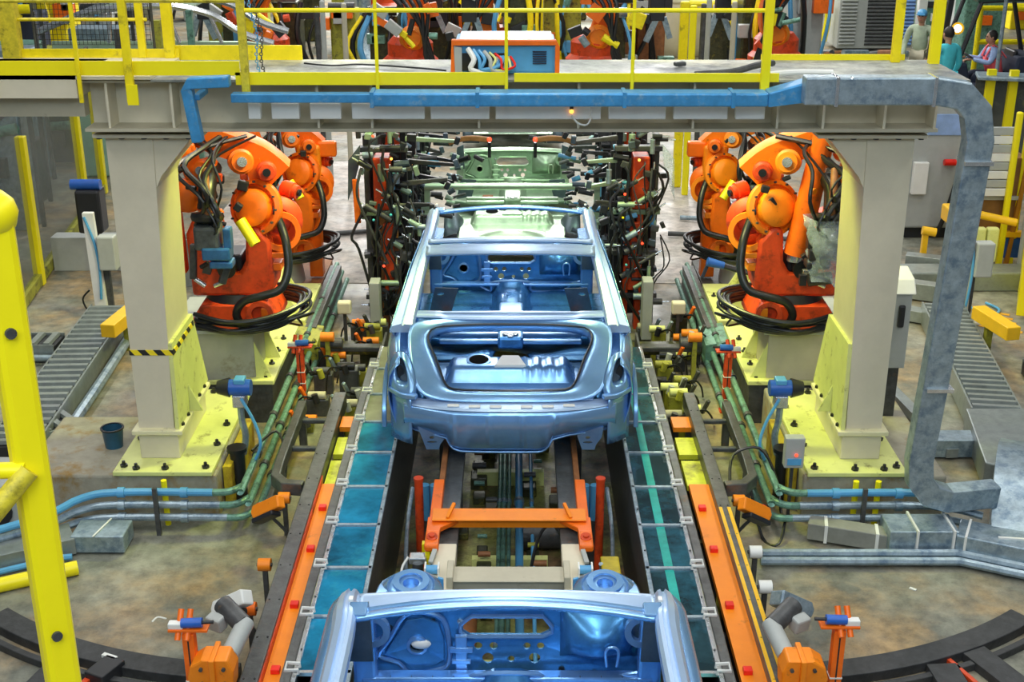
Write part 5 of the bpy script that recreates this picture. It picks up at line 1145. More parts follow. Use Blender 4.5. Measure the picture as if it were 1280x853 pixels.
# ------------------------------------------------------------ things on the left and right floor
RIB = mat('ribbed_grey_steel', (.30, .34, .33), .4, .5, var=.2, scale=12, dirt=(.12, .13, .12), dirt_amt=.35)
CHN = mat('black_channel_steel', (.055, .058, .06), .5, .3, var=.4, scale=14, dirt=(.25, .12, .04), dirt_amt=.26, dscale=5, bump=.2)
def arc_rail(cx, cy, r0, r1, a0, a1, z, name, m, lab):
    b = B(); n = 28; lo = []
    for i in range(n + 1):
        a = R(a0 + (a1 - a0) * i / n)
        c, s_ = math.cos(a), math.sin(a)
        lo.append([(cx + c * r0, cy + s_ * r0, 0), (cx + c * r1, cy + s_ * r1, 0), (cx + c * r1, cy + s_ * r1, z), (cx + c * r0, cy + s_ * r0, z)])
    b.loft(lo); return tag(b.build(name, m, bevel=.006), lab, 'rail', 'curved floor rails')
for sx, l in ((-1, 'left'), (1, 'right')):
    A = (lambda a: a) if sx < 0 else (lambda a: 180 - a)
    arc_rail(sx * 1.5, 9.2, 2.78, 2.94, A(232), A(268), .07, 'curved_rail', CHN, 'wide black curved rail sunk in the %s floor in front' % l)
    arc_rail(sx * 1.5, 9.2, 3.0, 3.045, A(229), A(266), .05, 'curved_rail', CHN, 'narrow curved rail just in front of the wide one on the %s' % l)
def slab(p, q, wd, z0, z1, name, m, lab, cat, group=None, bevel=.004):
    b = B(); p = Vector((p[0], p[1], (z0 + z1) / 2)); q = Vector((q[0], q[1], (z0 + z1) / 2)); b.beam(p, q, wd, z1 - z0)
    return tag(b.build(name, m, bevel=bevel), lab, cat, group)
slab(G(1175, 840), G(1215, 905), .18, 0, .06, 'channel_cover', CHN, 'black channel cover in the bottom right corner, the nearer to the line', 'cover')
slab(G(1215, 822), G(1290, 880), .17, 0, .06, 'channel_cover', CHN, 'black channel cover in the bottom right corner, the farther from the line', 'cover')
slab(G(1180, 828), G(1240, 880), .03, 0, .05, 'red_strip', ROR, 'thin red strip between the two black covers at bottom right', 'strip')
slab(G(95, 820), G(25, 890), .16, 0, .06, 'channel_cover', CHN, 'black channel cover in the bottom left corner', 'cover')
slab(G(130, 842), G(75, 890), .04, 0, .06, 'red_strip', ROR, 'thin red strip beside the black cover at bottom left', 'strip')
t = thing('connector_box', tuple(G(135, 850)), 'small black connector box on the floor at bottom left', 'box')
p = G(133, 850); b = B(); b.obox((p.x, p.y, .05), (.14, .2, .10), (0, 0, -25)); b.build('box', BLP, t, bevel=.01)
b = B(); b.obox((p.x, p.y + .1, .09), (.10, .03, .02), (0, 0, -25)); b.build('latch', WHT, t)
b = B(); b.tube([G(190, 778), G(197, 772), G(208, 774)], .006); tag(b.build('cable_tie', WHT, smooth=True), 'white cable tie scrap lying on the left floor', 'scrap')
b = B(); b.beam(G(1137, 735, .004), G(1145, 738, .004), .02, .006); tag(b.build('paper_scrap', WHT), 'tiny white scrap on the right floor', 'scrap')

def ribbed(name, P, Q, wd, z0, z1, pitch, lab, m=RIB, cat='cable tray'):
    P, Q = Vector((P[0], P[1], 0)), Vector((Q[0], Q[1], 0)); t = thing(name, tuple(P), lab, cat, 'ribbed floor trays')
    d = (Q - P); L_ = d.length; d.normalize(); n = Vector((-d.y, d.x, 0)); up = Vector((0, 0, 1))
    b = B(); b.beam(P + up * (z0 + z1 - .02) / 2, Q + up * (z0 + z1 - .02) / 2, wd - .03, z1 - z0 - .02); b.build('tray_body', BLP, t)
    for s_ in (-1, 1):
        b = B(); o_ = n * (wd / 2 - .008) * s_ + up * (z0 + z1) / 2; b.beam(P + o_, Q + o_, .016, z1 - z0 + .01); b.build('side_flange', RIB, t)
    k = int(L_ / pitch)
    for i in range(k):
        c = P + d * (i + .5) * pitch + up * (z1 - .012); b = B()
        b.prism([(-pitch * .26, 0), (-pitch * .2, .03), (pitch * .2, .03), (pitch * .26, 0)], 'x', -wd / 2 + .02, wd / 2 - .02)
        M = Matrix.Translation(c) @ Matrix(((n.x, d.x, 0, 0), (n.y, d.y, 0, 0), (0, 0, 1, 0), (0, 0, 0, 1)))
        for v in b.bm.verts: v.co = M @ v.co
        b.build('rib', m, t)
ribbed('cable_tray', (-3.95, 9.1), (-4.12, 12.4), .42, .02, .20, .13, 'ribbed floor tray running back on the left behind the yellow post')
ribbed('cable_tray', (-4.35, 11.45), (-6.0, 11.45), .34, .02, .18, .14, 'ribbed floor tray branching to the left edge')
ribbed('cable_tray', (4.06, 9.75), (4.43, 12.4), .42, .02, .22, .11, 'ribbed floor tray running back on the right beside the duct')
ribbed('cable_tray', (4.75, 10.9), (6.2, 10.9), .24, .02, .16, .14, 'ribbed floor tray branching to the right edge')
ribbed('cable_tray', G(95, 540), G(0, 570), .40, .02, .16, .12, 'short ribbed floor tray in the left foreground near the ladder post')
b = B(); b.tube([(-3.66, 9.15, .08), (-3.72, 10.8, .08), (-3.80, 12.2, .08)], .045); tag(b.build('floor_pipe', GAL, smooth=True), 'bluish pipe lying beside the left ribbed tray', 'pipe')
b = B(); b.cyl((-4.3, 11.22, .08), (-6, 11.22, .08), .03); tag(b.build('floor_pipe', GAL, smooth=True), 'thin pipe in front of the ribbed tray at the left edge', 'pipe')
t = thing('duct_chute', (3.6, 9, 0), 'smooth steel tray end bending down into a wide curved duct at the right edge', 'duct')
b = B(); b.prism([(3.80, 9.75), (4.30, 9.75), (4.55, 8.9), (4.0, 8.5), (3.62, 8.75)], 'z', .02, .235); b.build('tray_end', RIB, t, bevel=.01)
pts = [Vector(p) for p in ((4.0, 8.85, .26), (3.86, 8.55, .34), (3.70, 8.15, .30), (3.60, 7.85, .16), (3.56, 7.68, .10))]
b = B(); b.duct(pts, .46, .16, smooth=5); b.build('curved_duct', GAL, t, smooth=True)
for a_, c_ in ((.02, .03), (.2, .22)): pass
b = B(); b.duct([(3.34, 7.66, .21), (3.80, 7.60, .21)], .02, .015); b.build('white_strap', WHT, t)
# boxes and trays along the right plinth
slab(G(1150, 568), G(1218, 568), .20, .02, .17, 'steel_trunking', GAL, 'short steel trunking lying right of the right plinth behind the duct bend', 'trunking')
slab((3.35, 11.0), (3.55, 9.25), .10, .02, .10, 'steel_trunking', RIB, 'long narrow trunking running back beside the right tray', 'trunking')
t = thing('wrapped_trunking', (2.4, 7.9, 0), 'dirty grey trunking bundle with white straps in front of the right plinth', 'trunking')
b = B(); b.beam((2.13, 8.02, .09), (2.68, 7.83, .09), .14, .13); b.build('trunking', mat('dusty_grey_box', (.26, .27, .24), .6, var=.25), t, bevel=.008)
for k in (.2, .8):
    c = Vector((2.13, 8.02, .09)).lerp(Vector((2.68, 7.83, .09)), k); b = B(); b.beam(c - Vector((.01, 0, 0)), c + Vector((.012, -.004, 0)), .15, .14); b.build('strap', WHT, t)
t = thing('steel_trunking', (2.85, 7.85, 0), 'wide galvanised trunking box strapped in white at the lower right', 'trunking')
b = B(); b.box(2.62, 3.10, 7.72, 7.98, .03, .22); b.build('trunking', GAL, t, bevel=.008)
b = B(); b.box(2.80, 2.815, 7.70, 7.99, .02, .235); b.build('strap', WHT, t)
b = B(); b.box(3.05, 3.065, 7.70, 7.99, .02, .235); b.build('strap', WHT, t)
t = thing('steel_trunking', (3.4, 7.6, 0), 'galvanised trunking box angling to the right edge below the curved duct', 'trunking')
b = B(); b.beam((3.12, 7.82, .11), (4.0, 7.42, .11), .26, .19); b.build('trunking', GAL, t, bevel=.008)
b = B(); b.beam((3.17, 7.79, .11), (3.185, 7.783, .11), .28, .21); b.build('strap', WHT, t)
for k in range(2):
    b = B(); b.tube([(1.72, 7.62 + .055 * k, .05 + .03 * k), (3.08, 7.62 + .055 * k, .05 + .03 * k), (4.2, 7.10 + .055 * k, .05 + .03 * k)], .03, smooth=0); tag(b.build('floor_pipe', GAL, smooth=True), 'long galvanised pipe on the floor at lower right, %s of the pair' % ('front' if k == 0 else 'rear'), 'pipe', 'pipes at lower right')
# lower left
t = thing('steel_trunking', (-2.9, 7.85, 0), 'galvanised trunking end box lying left of the left plinth in front', 'trunking')
b = B(); b.box(-3.05, -2.68, 7.76, 8.0, .02, .15); b.build('trunking', GAL, t, bevel=.008)
b = B(); b.obox((-2.86, 7.88, .155), (.012, .26, .006), (0, 0, -12)); b.build('white_line', WHT, t)
slab((-3.07, 7.86), (-4.0, 7.38), .25, .02, .14, 'steel_trunking', RIB, 'flat ribbed trunking running to the lower left edge', 'trunking')
b = B(); b.tube([(-3.02, 7.68, .04), (-3.12, 7.66, .04), (-4.0, 7.18, .04)], .022, smooth=0); tag(b.build('floor_pipe', BLL, smooth=True), 'blue pipe on the floor at lower left in front of the flat trunking', 'pipe')
b = B(); b.cyl((-2.93, 7.52, .05), (-3.9, 7.04, .05), .05, n=20); tag(b.build('floor_bumper', YELC, smooth=True), 'yellow round floor bumper bar at lower left', 'bumper')
t = thing('grey_cabinet', (-3.6, 8.2, 0), 'grey rounded steel cabinet half hidden by the ladder post', 'cabinet')
b = B(); b.box(-3.85, -3.42, 8.0, 8.5, .02, .42); b.build('body', GRY, t, bevel=.06)
b = B(); b.cyl((-3.64, 7.99, .22), (-3.64, 7.98, .22), .12); b.build('dark_port', BLP, t)
# bucket
t = thing('bucket', tuple(G(143, 558, .36)), 'dark blue bucket standing on the plinth left of the left column', 'bucket')
p = G(143, 558, .36); b = B(); b.lathe(p, (0, 0, 1), [(.065, 0), (.08, .15), (.084, .155), (.074, .155), (.06, .02), (0, .02)], n=28); b.build('bucket_wall', mat('dark_blue_bucket', (.03, .12, .2), .35, .2), t, smooth=True)
b = B(); b.ring(p + Vector((0, 0, .15)), (0, 0, 1), .088, .074, .01); b.build('rim', BLK, t)
# yellow end stops on the trays
for (x, y, rz, lab) in ((-3.74, 11.5, -8, 'yellow end stop block beside the left ribbed tray'), (4.62, 11.45, 12, 'yellow end stop block beside the right ribbed tray')):
    t = thing('end_stop', (x, y, 0), lab, 'block', 'yellow end stops')
    b = B(); b.obox((x, y, .36), (.14, .62, .13), (0, 0, rz)); b.build('yellow_block', AMB, t, bevel=.008)
    b = B(); b.box(x - .03, x + .03, y + .1, y + .18, 0, .29); b.build('stand', OLV, t)
# control pedestals
def pedestal(x, y, sx, lab, m=WHT):
    t = thing('control_pedestal', (x, y, 0), lab, 'pedestal', 'white control pedestals')
    T = Matrix.Translation((x, y, 0)) @ Matrix.Scale(sx, 4, (1, 0, 0)); q = lambda: B(M=T)
    b = q(); b.box(-.14, .22, -.08, .10, 0, .03); b.build('foot', CRM, t, bevel=.01)
    b = q(); b.prism([(-.05, .03), (.07, .03), (.04, 1.12), (-.07, 1.12)], 'y', -.03, .03); b.build('post', m, t, bevel=.008)
    b = q(); b.box(.06, .24, -.09, .05, .52, .88); b.build('switch_box', GRY, t, bevel=.015)
    b = q(); b.tube([(-.05, -.04, 1.08), (.03, -.05, .8), (.05, -.05, .5), (.03, -.05, .2)], .014); b.build('blue_cable', BLL, t, smooth=True)
    b = q(); b.tube([(-.08, -.05, .3), (-.16, -.06, .2), (-.1, -.07, .06), (.0, -.08, .1)], .010); b.build('black_cable', BLK, t, smooth=True)
    b = q(); b.box(.0, .12, .03, .08, .03, .55); b.build('rear_bracket', DGR, t)
pedestal(-4.3, 12.6, 1, 'white control pedestal with a grey box standing left of the left column')
pedestal(4.62, 12.4, 1, 'white control pedestal with a grey box standing right of the galvanised duct', CRM)
b = B(); p0 = G(1195, 385); b.tube([p0 + Vector((0, 0, .15)), p0 + Vector((.1, -.1, .05)), p0 + Vector((.3, -.25, .02)), p0 + Vector((.42, -.1, .02)), p0 + Vector((.35, .1, .02))], .014); tag(b.build('cable', BLL, smooth=True), 'blue cable curling on the floor beside the right pedestal', 'cable')
# cabinet behind the right column
t = thing('electrical_cabinet', (3.0, 9.3, 0), 'grey electrical cabinet with a black switch right of the right column', 'cabinet')
b = B(); b.box(2.86, 3.08, 9.25, 9.5, .80, 1.42); b.build('body', GRY, t, bevel=.01)
b = B(); b.prism([(9.22, 1.42), (9.52, 1.42), (9.52, 1.56), (9.30, 1.52)], 'x', 2.84, 3.10); b.build('sloped_lid', WHT, t, bevel=.01)
b = B(); b.box(2.98, 3.03, 9.22, 9.25, 1.15, 1.33); b.build('switch_handle', BLP, t, bevel=.012)
b = B(); b.box(2.95, 3.06, 9.32, 9.44, 0, .80); b.build('pedestal', DGR, t)
# low equipment behind on the left
slab((-5.3, 14.2), (-3.6, 14.2), .22, .0, .40, 'low_beam', GRY, 'low grey box beam lying behind the left pedestal', 'beam')
slab((-4.3, 13.6), (-3.4, 13.7), .3, .0, .55, 'low_platform', RIB, 'grey low platform behind the left column', 'platform')
b = B(); b.tube([(-3.9, 13.3, .0), (-3.9, 13.3, .62), (-3.5, 13.3, .66), (-3.3, 13.3, .66)], .035, smooth=0); tag(b.build('bent_pipe', GRN), 'bent green pipe frame behind the left column', 'pipe')
t = thing('capped_machine', (-4.75, 14.0, 0), 'dark machine head with a blue cap on a post at the left fence', 'machine')
b = B(); b.box(-4.9, -4.62, 13.9, 14.15, .5, 1.0); b.build('head', BLP, t, bevel=.03)
b = B(); b.cyl((-4.95, 14.0, 1.05), (-4.62, 14.0, 1.05), .06); b.build('blue_cap', BLD, t, smooth=True)
b = B(); b.box(-4.8, -4.7, 14.0, 14.1, 0, .5); b.build('stand', DGR, t)
# left fence with glass panels
t = thing('cell_fence', (-5.5, 14.5, 0), 'yellow post fence with grimy see-through panels at the left edge', 'fence')
F0, F1 = Vector((-5.05, 11.6, 0)), Vector((-5.78, 17.6, 0))
for k in (0, .335, .79, 1):
    p = F0.lerp(F1, k); b = B(); b.box(p.x - .05, p.x + .05, p.y - .05, p.y + .05, 0, 1.78 - .3 * k); b.build('post', YELC, t, bevel=.006)
for k0, k1 in ((0, .335), (.335, .79), (.79, 1)):
    a, c = F0.lerp(F1, k0), F0.lerp(F1, k1); b = B(); b.beam(a + Vector((0, .05, 1.05)), c + Vector((0, -.05, 1.05)), .01, 1.9); b.build('glass_panel', GLS, t)
b = B(); b.beam(F0 + Vector((0, 0, .08)), F1 + Vector((0, 0, .08)), .08, .12); b.build('kerb', OLV, t)
b = B(); b.beam(F0 + Vector((0, 0, 2.02)), F1 + Vector((0, 0, 2.02)), .04, .05); b.build('top_rail', DGR, t)
for i, (x, y) in enumerate(((-4.6, 15.2), (-4.35, 16.0), (-4.2, 17.0))):
    b = B(); b.box(x - .04, x + .04, y - .04, y + .04, 0, 2.6); tag(b.build('fence_post', (DGR, OLV, GRN)[i]), '%s upright post behind the left column' % ('dark', 'olive', 'green')[i], 'post')
b = B(); b.obox((-9.2, 16.6, 1.1), (1.2, 9, 2.2)); tag(b.build('machine_cabinet', mat('dark_green_cabinet', (.06, .10, .08), .4, var=.5, scale=6), bevel=.03), 'dark green cabinet seen through the left fence', 'cabinet')
b = B(); b.obox((-5.9, 18.9, .81), (.9, .8, 1.6)); tag(b.build('machine_cabinet', mat('mint_cabinet', (.3, .5, .38), .5), bevel=.03), 'pale green cabinet beyond the left fence', 'cabinet')
b = B(); b.obox((-6.1, 14.0, 1.15), (.3, .2, .16)); b.box(-6.13, -6.07, 13.97, 14.03, 0, 1.08); tag(b.build('red_box', RED, bevel=.03), 'red box beyond the left fence', 'box')
# right background: cabinet wall, panels, gate
def bx(name, px, py, w, d, h, m, lab, cat, z0=0, bevel=.02, group=None):
    p = G(px, py); b = B(); b.box(p.x - w / 2, p.x + w / 2, p.y, p.y + d, z0, h); return tag(b.build(name, m, bevel=bevel), lab, cat, group)
t = thing('machine_cabinet', tuple(G(1170, 300)), 'large grey machine cabinet behind the galvanised duct with a red beacon', 'cabinet')
p = G(1168, 300); b = B(); b.box(p.x - .45, p.x + .35, p.y, p.y + .8, 0.15, 1.70); b.build('body', GRY, t, bevel=.03)
b = B(); b.box(p.x - .40, p.x + .3, p.y + .1, p.y + .7, 0, .15); b.build('plinth', BLP, t)
b = B(); b.box(p.x - .25, p.x + .22, p.y - .02, p.y, 1.32, 1.58); b.build('blue_screen', mat('pale_blue_panel', (.3, .45, .75), .3), t, bevel=.01)
b = B(); b.cyl((p.x - .02, p.y - .06, 1.0), (p.x + .12, p.y - .06, 1.0), .04); b.build('red_beacon', RED, t, smooth=True)
b = B(); b.box(p.x - .45, p.x + .35, p.y - .01, p.y + .82, 1.70, 1.75); b.build('yellow_top', YEL, t)
b = B(); b.box(p.x - .38, p.x - .2, p.y - .08, p.y, .6, 1.0); b.build('switch_box', WHT, t, bevel=.01)
b = B(); b.tube([(p.x + .2, p.y - .06, 1.0), (p.x + .15, p.y - .1, .8), (p.x + .08, p.y - .08, .4), (p.x, p.y - .05, .1)], .03); b.build('black_hose', BLK, t, smooth=True)
p = G(1228, 335); t = thing('panel_rack', (p.x, p.y, 0), 'rusty orange rack holding a stack of pale grey slatted panels at right', 'rack')
for x in (-.34, .26):
    b = B(); b.beam((p.x + x, p.y, 0), (p.x + x + .10, p.y, 1.5), .05, .05); b.build('upright', mat('rust_orange_frame', (.5, .22, .02), .5), t, bevel=.006)
for i in range(8):
    b = B(); b.box(p.x - .27, p.x + .18, p.y - .08, p.y - .04, .88 + i * .1, .97 + i * .1); b.build('slat_panel', GRY if i % 2 else WHT, t, bevel=.006)
b = B(); b.box(p.x - .1, p.x + .36, p.y + .02, p.y + .4, .45, 1.3); b.build('brown_box', mat('brown_board', (.25, .12, .03), .6), t, bevel=.01)
b = B(); b.box(p.x - .35, p.x + .42, p.y - .02, p.y + .05, .82, .86); b.build('shelf', GRY, t)
b = B(); b.box(p.x - .45, p.x + .5, p.y - .03, p.y + .06, .38, .44); b.build('lower_shelf', AMB, t)
b = B(); b.box(p.x - .35, p.x + .5, p.y, p.y + .3, .12, .36); b.build('blue_crate', BLD, t, bevel=.01)
for i, (px, py, h) in enumerate(((1248, 340, 2.5), (1262, 335, 2.5))):
    bx('yellow_gate_post', px, py, .07, .07, 1.85, YELC, 'tall yellow gate post beside the panel rack, %s of the pair' % ('left' if i == 0 else 'right'), 'post', group='yellow gate posts at right')
bx('grey_gate_post', 1276, 350, .10, .08, 2.0, GRY, 'grey perforated post right of the yellow gate posts', 'post')
bx('low_kerb', 1225, 365, 1.9, .35, .22, RIB, 'low steel kerb behind the floor stripes on the right', 'kerb')
for i, px in enumerate((1218, 1234)): bx('lime_block', px, 352, .13, .1, .62, LIM, 'pale lime upright block on the right kerb, %s one' % ('left', 'right')[i], 'block', .22)
p = G(1230, 345); b = B(); b.cyl((p.x - .22, p.y, .74), (p.x + .24, p.y - .1, .66), .045, n=16); tag(b.build('yellow_bumper', AMB, smooth=True), 'amber bumper bar above the lime blocks on the right', 'bumper')
p = G(1190, 345); b = B(); b.box(p.x - .12, p.x + .1, p.y, p.y + .3, .60, .78); b.box(p.x - .03, p.x + .03, p.y + .1, p.y + .16, 0, .6); tag(b.build('amber_block', AMB, bevel=.02), 'amber block on a post right of the galvanised duct', 'block')
p = G(1152, 340); b = B(); b.cyl((p.x - .05, p.y, .50), (p.x + .1, p.y - .02, .48), .05); b.box(p.x - .03, p.x + .03, p.y, p.y + .06, 0, .46); tag(b.build('amber_block', AMB, smooth=True), 'amber rounded block left of the galvanised duct', 'block')
for i in range(3): slab(G(1130, 400 - i * 28), G(1200, 412 - i * 30), .16, .02, .14 + .06 * i, 'track_piece', RIB, 'grey track piece on the floor behind the right column, %s' % ('nearest', 'middle', 'farthest')[i], 'track')
b = B()
for i in range(5):
    a, c = G(1212 + i * 3, 386 + i * 5.2 , .003), G(1262 + i * 4, 394 + i * 5.5, .003); b.beam(a, c, .055, .004)
o = b.build('floor_marking', mat('amber_floor_paint', (.85, .42, .02), .6)); tag(o, kind='structure')
slab(G(1275, 395), G(1282, 300), .08, .0, .9, 'yellow_barrier', YELC, 'yellow barrier plate at the right edge', 'barrier')

rq = random.Random(21)
for i in range(16):
    x = rq.uniform(-7.3, -6.6) - .6 * (i % 2); y = 12.2 + i * .62; h = rq.uniform(.7, 2.0); w_ = rq.uniform(.3, .5)
    t = thing('fenced_machine', (x, y, 0), '%s machine standing behind the left fence panels, %s from the front' % (('dark', 'green', 'steel', 'olive')[i % 4], (ords + ('fifteenth', 'sixteenth'))[i]), 'machine', 'machines behind the left fence')
    m = (BLP, GRN, GAL, OLV)[i % 4]
    b = B(); b.box(x - w_, x + w_, y - .2, y + .3, 0, h); b.build('body', m, t, bevel=.02)
    b = B(); b.cyl((x - w_, y - .25, h * .7), (x + w_, y - .25, h * .8), .07); b.build('pipe', (GRN, BLK, BEI)[i % 3], t, smooth=True)
    b = B(); b.obox((x + w_ * .4, y - .25, h * .5), (.2, .1, .25)); b.build('panel', (GRY, LIM, RED, BLL)[(i * 3) % 4] if i % 2 else DGR, t, bevel=.01)
    b = B(); b.beam((x + w_ + .08, y, 0), (x + w_ + .08, y, h + .5), .05, .05); b.build('post', DGR, t)
# ------------------------------------------------------------ far hall seen over the walkway and under the beam
bx('yellow_post', 856, 245, .09, .09, 2.6, YELC, 'tall yellow post on the floor between the fixtures and the right robots', 'post')
bx('yellow_post', 846, 235, .12, .12, 2.6, YEL, 'dull yellow post just left of the tall yellow post', 'post')
for i, (px, py) in enumerate(((408, 248), (440, 240), (414, 232), (868, 240), (905, 235), (875, 228))):
    bx('steel_post', px, py, .07, .07, 2.6, (DGR, BEI, GRY)[i % 3], '%s steel post on the pale floor, %s' % (('dark', 'beige', 'grey')[i % 3], ('left of the fixtures', 'right of the fixtures')[i // 3]), 'post')
b = B(); b.cyl(G(330, 298, .04), G(520, 285, .04), .03); tag(b.build('floor_pipe', DGR, smooth=True), 'dark pipe lying across the pale floor on the left', 'pipe')
b = B(); b.cyl(G(835, 292, .05), G(1010, 300, .05), .03); tag(b.build('floor_pipe', DGR, smooth=True), 'dark pipe lying across the pale floor on the right', 'pipe')
b = B(); b.cyl(G(850, 272, .05), G(990, 278, .05), .03); tag(b.build('floor_pipe', GAL, smooth=True), 'pale pipe lying across the floor behind the dark one on the right', 'pipe')
# pale floor patch areas
PAL = floor_mat('pale_walkway_concrete', (.42, .38, .34), (.55, .49, .43), (.50, .42, .36), (.36, .34, .31), .8)
for sx in (-1, 1):
    b = B(sx=sx); b.box(1.56, 3.9, 13.65, 19.5, -.01, .006); tag(b.build('floor', PAL), kind='structure')
# dark back zone of the hall: deck of machines
def far_robot(px, py, sc, sx, lab):
    p = G(px, py); t = thing('distant_robot', (p.x, p.y, 0), lab, 'robot', 'distant orange robots')
    T = Matrix.Translation(p) @ Matrix.Scale(sx, 4, (1, 0, 0)) @ Matrix.Diagonal((sc, sc, sc, 1)); q = lambda: B(M=T); r = random.Random(int(px))
    b = q(); b.box(-.45, .45, -.35, .35, 0, .5); b.build('pedestal', r.choice((BEI, DGR, OLV)), t, bevel=.02)
    b = q(); b.lathe((0, 0, .5), (0, 0, 1), [(.42, 0), (.42, .15), (.34, .22), (.34, .4), (.25, .5), (0, .5)], n=24); b.build('turret', ROR, t, smooth=True)
    b = q(); b.sweep([(0, -.1, .8), (.15, -.1, 1.3), (-.1, -.1, 1.9)], [(-.16, -.14), (.16, -.14), (.16, .14), (-.16, .14)], up=(0, 1, 0), smooth=4); b.build('lower_arm', ORA, t, bevel=.02)
    b = q(); b.lathe((.05, -.3, 1.0), (0, -1, 0), [(.17, -.1), (.19, 0), (.13, .08), (.12, .03), (0, .03)], n=22); b.build('shoulder_disc', ORT, t, smooth=True)
    b = q(); b.lathe((-.1, -.3, 1.85), (0, -1, 0), [(.14, -.1), (.155, 0), (.11, .08), (.1, .03), (0, .03)], n=22); b.build('elbow_disc', ORT, t, smooth=True)
    b = q(); b.beam((-.1, -.1, 1.9), (.85, -.3, 1.75), .3, .28, w2=.18, h2=.16); b.build('upper_arm', ORA, t, bevel=.03)
    b = q(); b.beam((-.1, -.1, 1.9), (-.5, -.1, 2.1), .24, .22); b.build('counterweight', ROR, t, bevel=.03)
    b = q(); b.obox((.9, -.35, 1.45), (.22, .2, .4)); b.build('weld_gun', BLP, t, bevel=.02)
    b = q(); b.beam((.9, -.4, 1.3), (.75, -.4, .95), .08, .08); b.beam((1.0, -.4, 1.3), (1.1, -.4, 1.0), .08, .08); b.build('gun_arm', GAL, t)
    for i in range(4):
        b = q(); b.tube([(-.3 + .1 * i, -.35, 1.9), (.0 + .1 * i, -.5, 1.5), (.25, -.5, 1.1 - .1 * i), (.4, -.45, .6)], .03); b.build('hose', BLK, t, smooth=True)
    for i in range(9):
        b = q(); c_ = (r.uniform(-.5, .9), r.uniform(-.6, -.35), r.uniform(1.0, 2.0)); b.obox(c_, (r.uniform(.08, .3), .12, r.uniform(.08, .22)), (0, r.uniform(-40, 40), 0)); b.build('gripper_block', r.choice((BLP, ORA, ROR, BLK, YEL, GRY, BLP)), t, bevel=.01)
    for i in range(6):
        b = q(); c_ = Vector((r.uniform(-.5, .7), r.uniform(-.65, -.4), r.uniform(.9, 1.9))); b.cyl(c_, c_ + Vector((r.uniform(-.3, .3), 0, r.uniform(-.3, .3))), r.uniform(.03, .06), n=10); b.build('cylinder', r.choice((BLP, GAL, YELC, GRN, ROR)), t, smooth=True)
    b = q(); b.obox((.15, -.4, .62), (.5, .1, .12)); b.build('cable_tray', r.choice((ORT, YEL, LIM)), t, bevel=.01)
fr = [(515, 128, 1.25, 1, 'distant orange robot over the walkway, left of centre'), (615, 108, 1.2, -1, 'distant orange robot behind the machine box'), (740, 126, 1.25, 1, 'distant orange robot right of the machine box'), (670, 70, 1.3, -1, 'orange robot farther back above the machine box'),
      (340, 118, 1.2, -1, 'distant orange robot behind the left chain'), (965, 122, 1.25, -1, 'distant orange robot behind the right walkway post'), (800, 60, 1.3, 1, 'orange robot far back right of centre'), (565, 64, 1.3, 1, 'orange robot far back left of centre'), (476, 50, 1.3, -1, 'orange robot far back near the grey cabinet')]
for a in fr: far_robot(*a)
# silver car side seen at upper left
p = Vector((-5.25, 19.0, .0)); t = thing('silver_car', (p.x, p.y, 0), 'silver car body side with arched roof line at upper left', 'car body')
S = 1.0; ZC = .98
ro = [(-1.7, 1.05), (-1.4, 1.18), (-.85, 1.36), (-.1, 1.43), (.4, 1.42), (.9, 1.3), (1.3, 1.05), (1.75, .90)]
for k, dy in enumerate((0, 1.3)):
    b = B(); b.tube([(p.x + x, p.y + dy, z + ZC) for x, z in ro], .05, n=8); b.build('roof_rail', CHR, t, smooth=True)
b = B(); b.plate([(-1.5, .35), (1.9, .35), (1.9, .85), (1.35, .93), (-1.5, .93)], [], .06, lambda u, v, w_: (p.x + u, p.y + w_, v + ZC)); b.build('side_panel', SIL, t, bevel=.01)
for x0, x1, z1 in ((.38, .2, 1.42), (-.65, -.6, 1.36), (1.0, .85, 1.30)):
    b = B(); b.beam((p.x + x0, p.y, .9 + ZC), (p.x + x1, p.y, z1 + ZC), .06, .05); b.build('window_pillar', CHR, t, bevel=.01)
b = B(); b.plate([(-.7, 0), (.6, 0), (.6, 1.3), (-.7, 1.3)], [], .03, lambda u, v, w_: (p.x + u, p.y + v, 1.40 + ZC + w_)); b.build('roof_skin', SIL, t)
b = B(); b.box(p.x - 1.4, p.x + 1.8, p.y + .1, p.y + 1.2, ZC + .3, ZC + .42); b.build('floor_pan', DGR, t)
for x in (-1.1, 1.1):
    t2 = thing('car_stand', (p.x + x, p.y, 0), 'dark stand carrying the silver car body, %s one' % ('left' if x < 0 else 'right'), 'stand', 'stands under the silver car')
    b = B(); b.box(p.x + x - .1, p.x + x + .1, p.y + .3, p.y + .9, 0, ZC + .28); b.build('stand_column', DGR, t2)
    b = B(); b.box(p.x + x - .2, p.x + x + .2, p.y + .2, p.y + 1.0, ZC + .25, ZC + .30); b.build('stand_head', YEL, t2)
# generic far furniture
def cab(px, py, w, d, h, m, lab, cat='cabinet', name='machine_cabinet', z0=0): return bx(name, px, py, w, d, h, m, lab, cat, z0)
cab(448, 70, .55, .5, 3.0, GRY, 'tall grey control column over the walkway left of centre')
p = G(458, 76); t = thing('blue_stand', (p.x, p.y, 0), 'blue grey steel stand with a flared foot over the walkway', 'stand')
b = B(); b.lathe((p.x, p.y, 0), (0, 0, 1), [(.40, 0), (.40, .08), (.22, .3), (.16, .8), (.16, 2.6), (0, 2.6)], n=18); b.build('column', GAL, t, smooth=True)
b = B(); b.box(p.x - .5, p.x + .5, p.y - .3, p.y + .3, 0, .05); b.build('foot_plate', GAL, t)
cab(425, 60, .3, .3, 2.6, OLV, 'olive machine column left of the blue grey stand', 'column', 'machine_column')
cab(400, 58, .25, .3, 2.8, OIL, 'dark machine column behind the chain', 'column', 'machine_column')
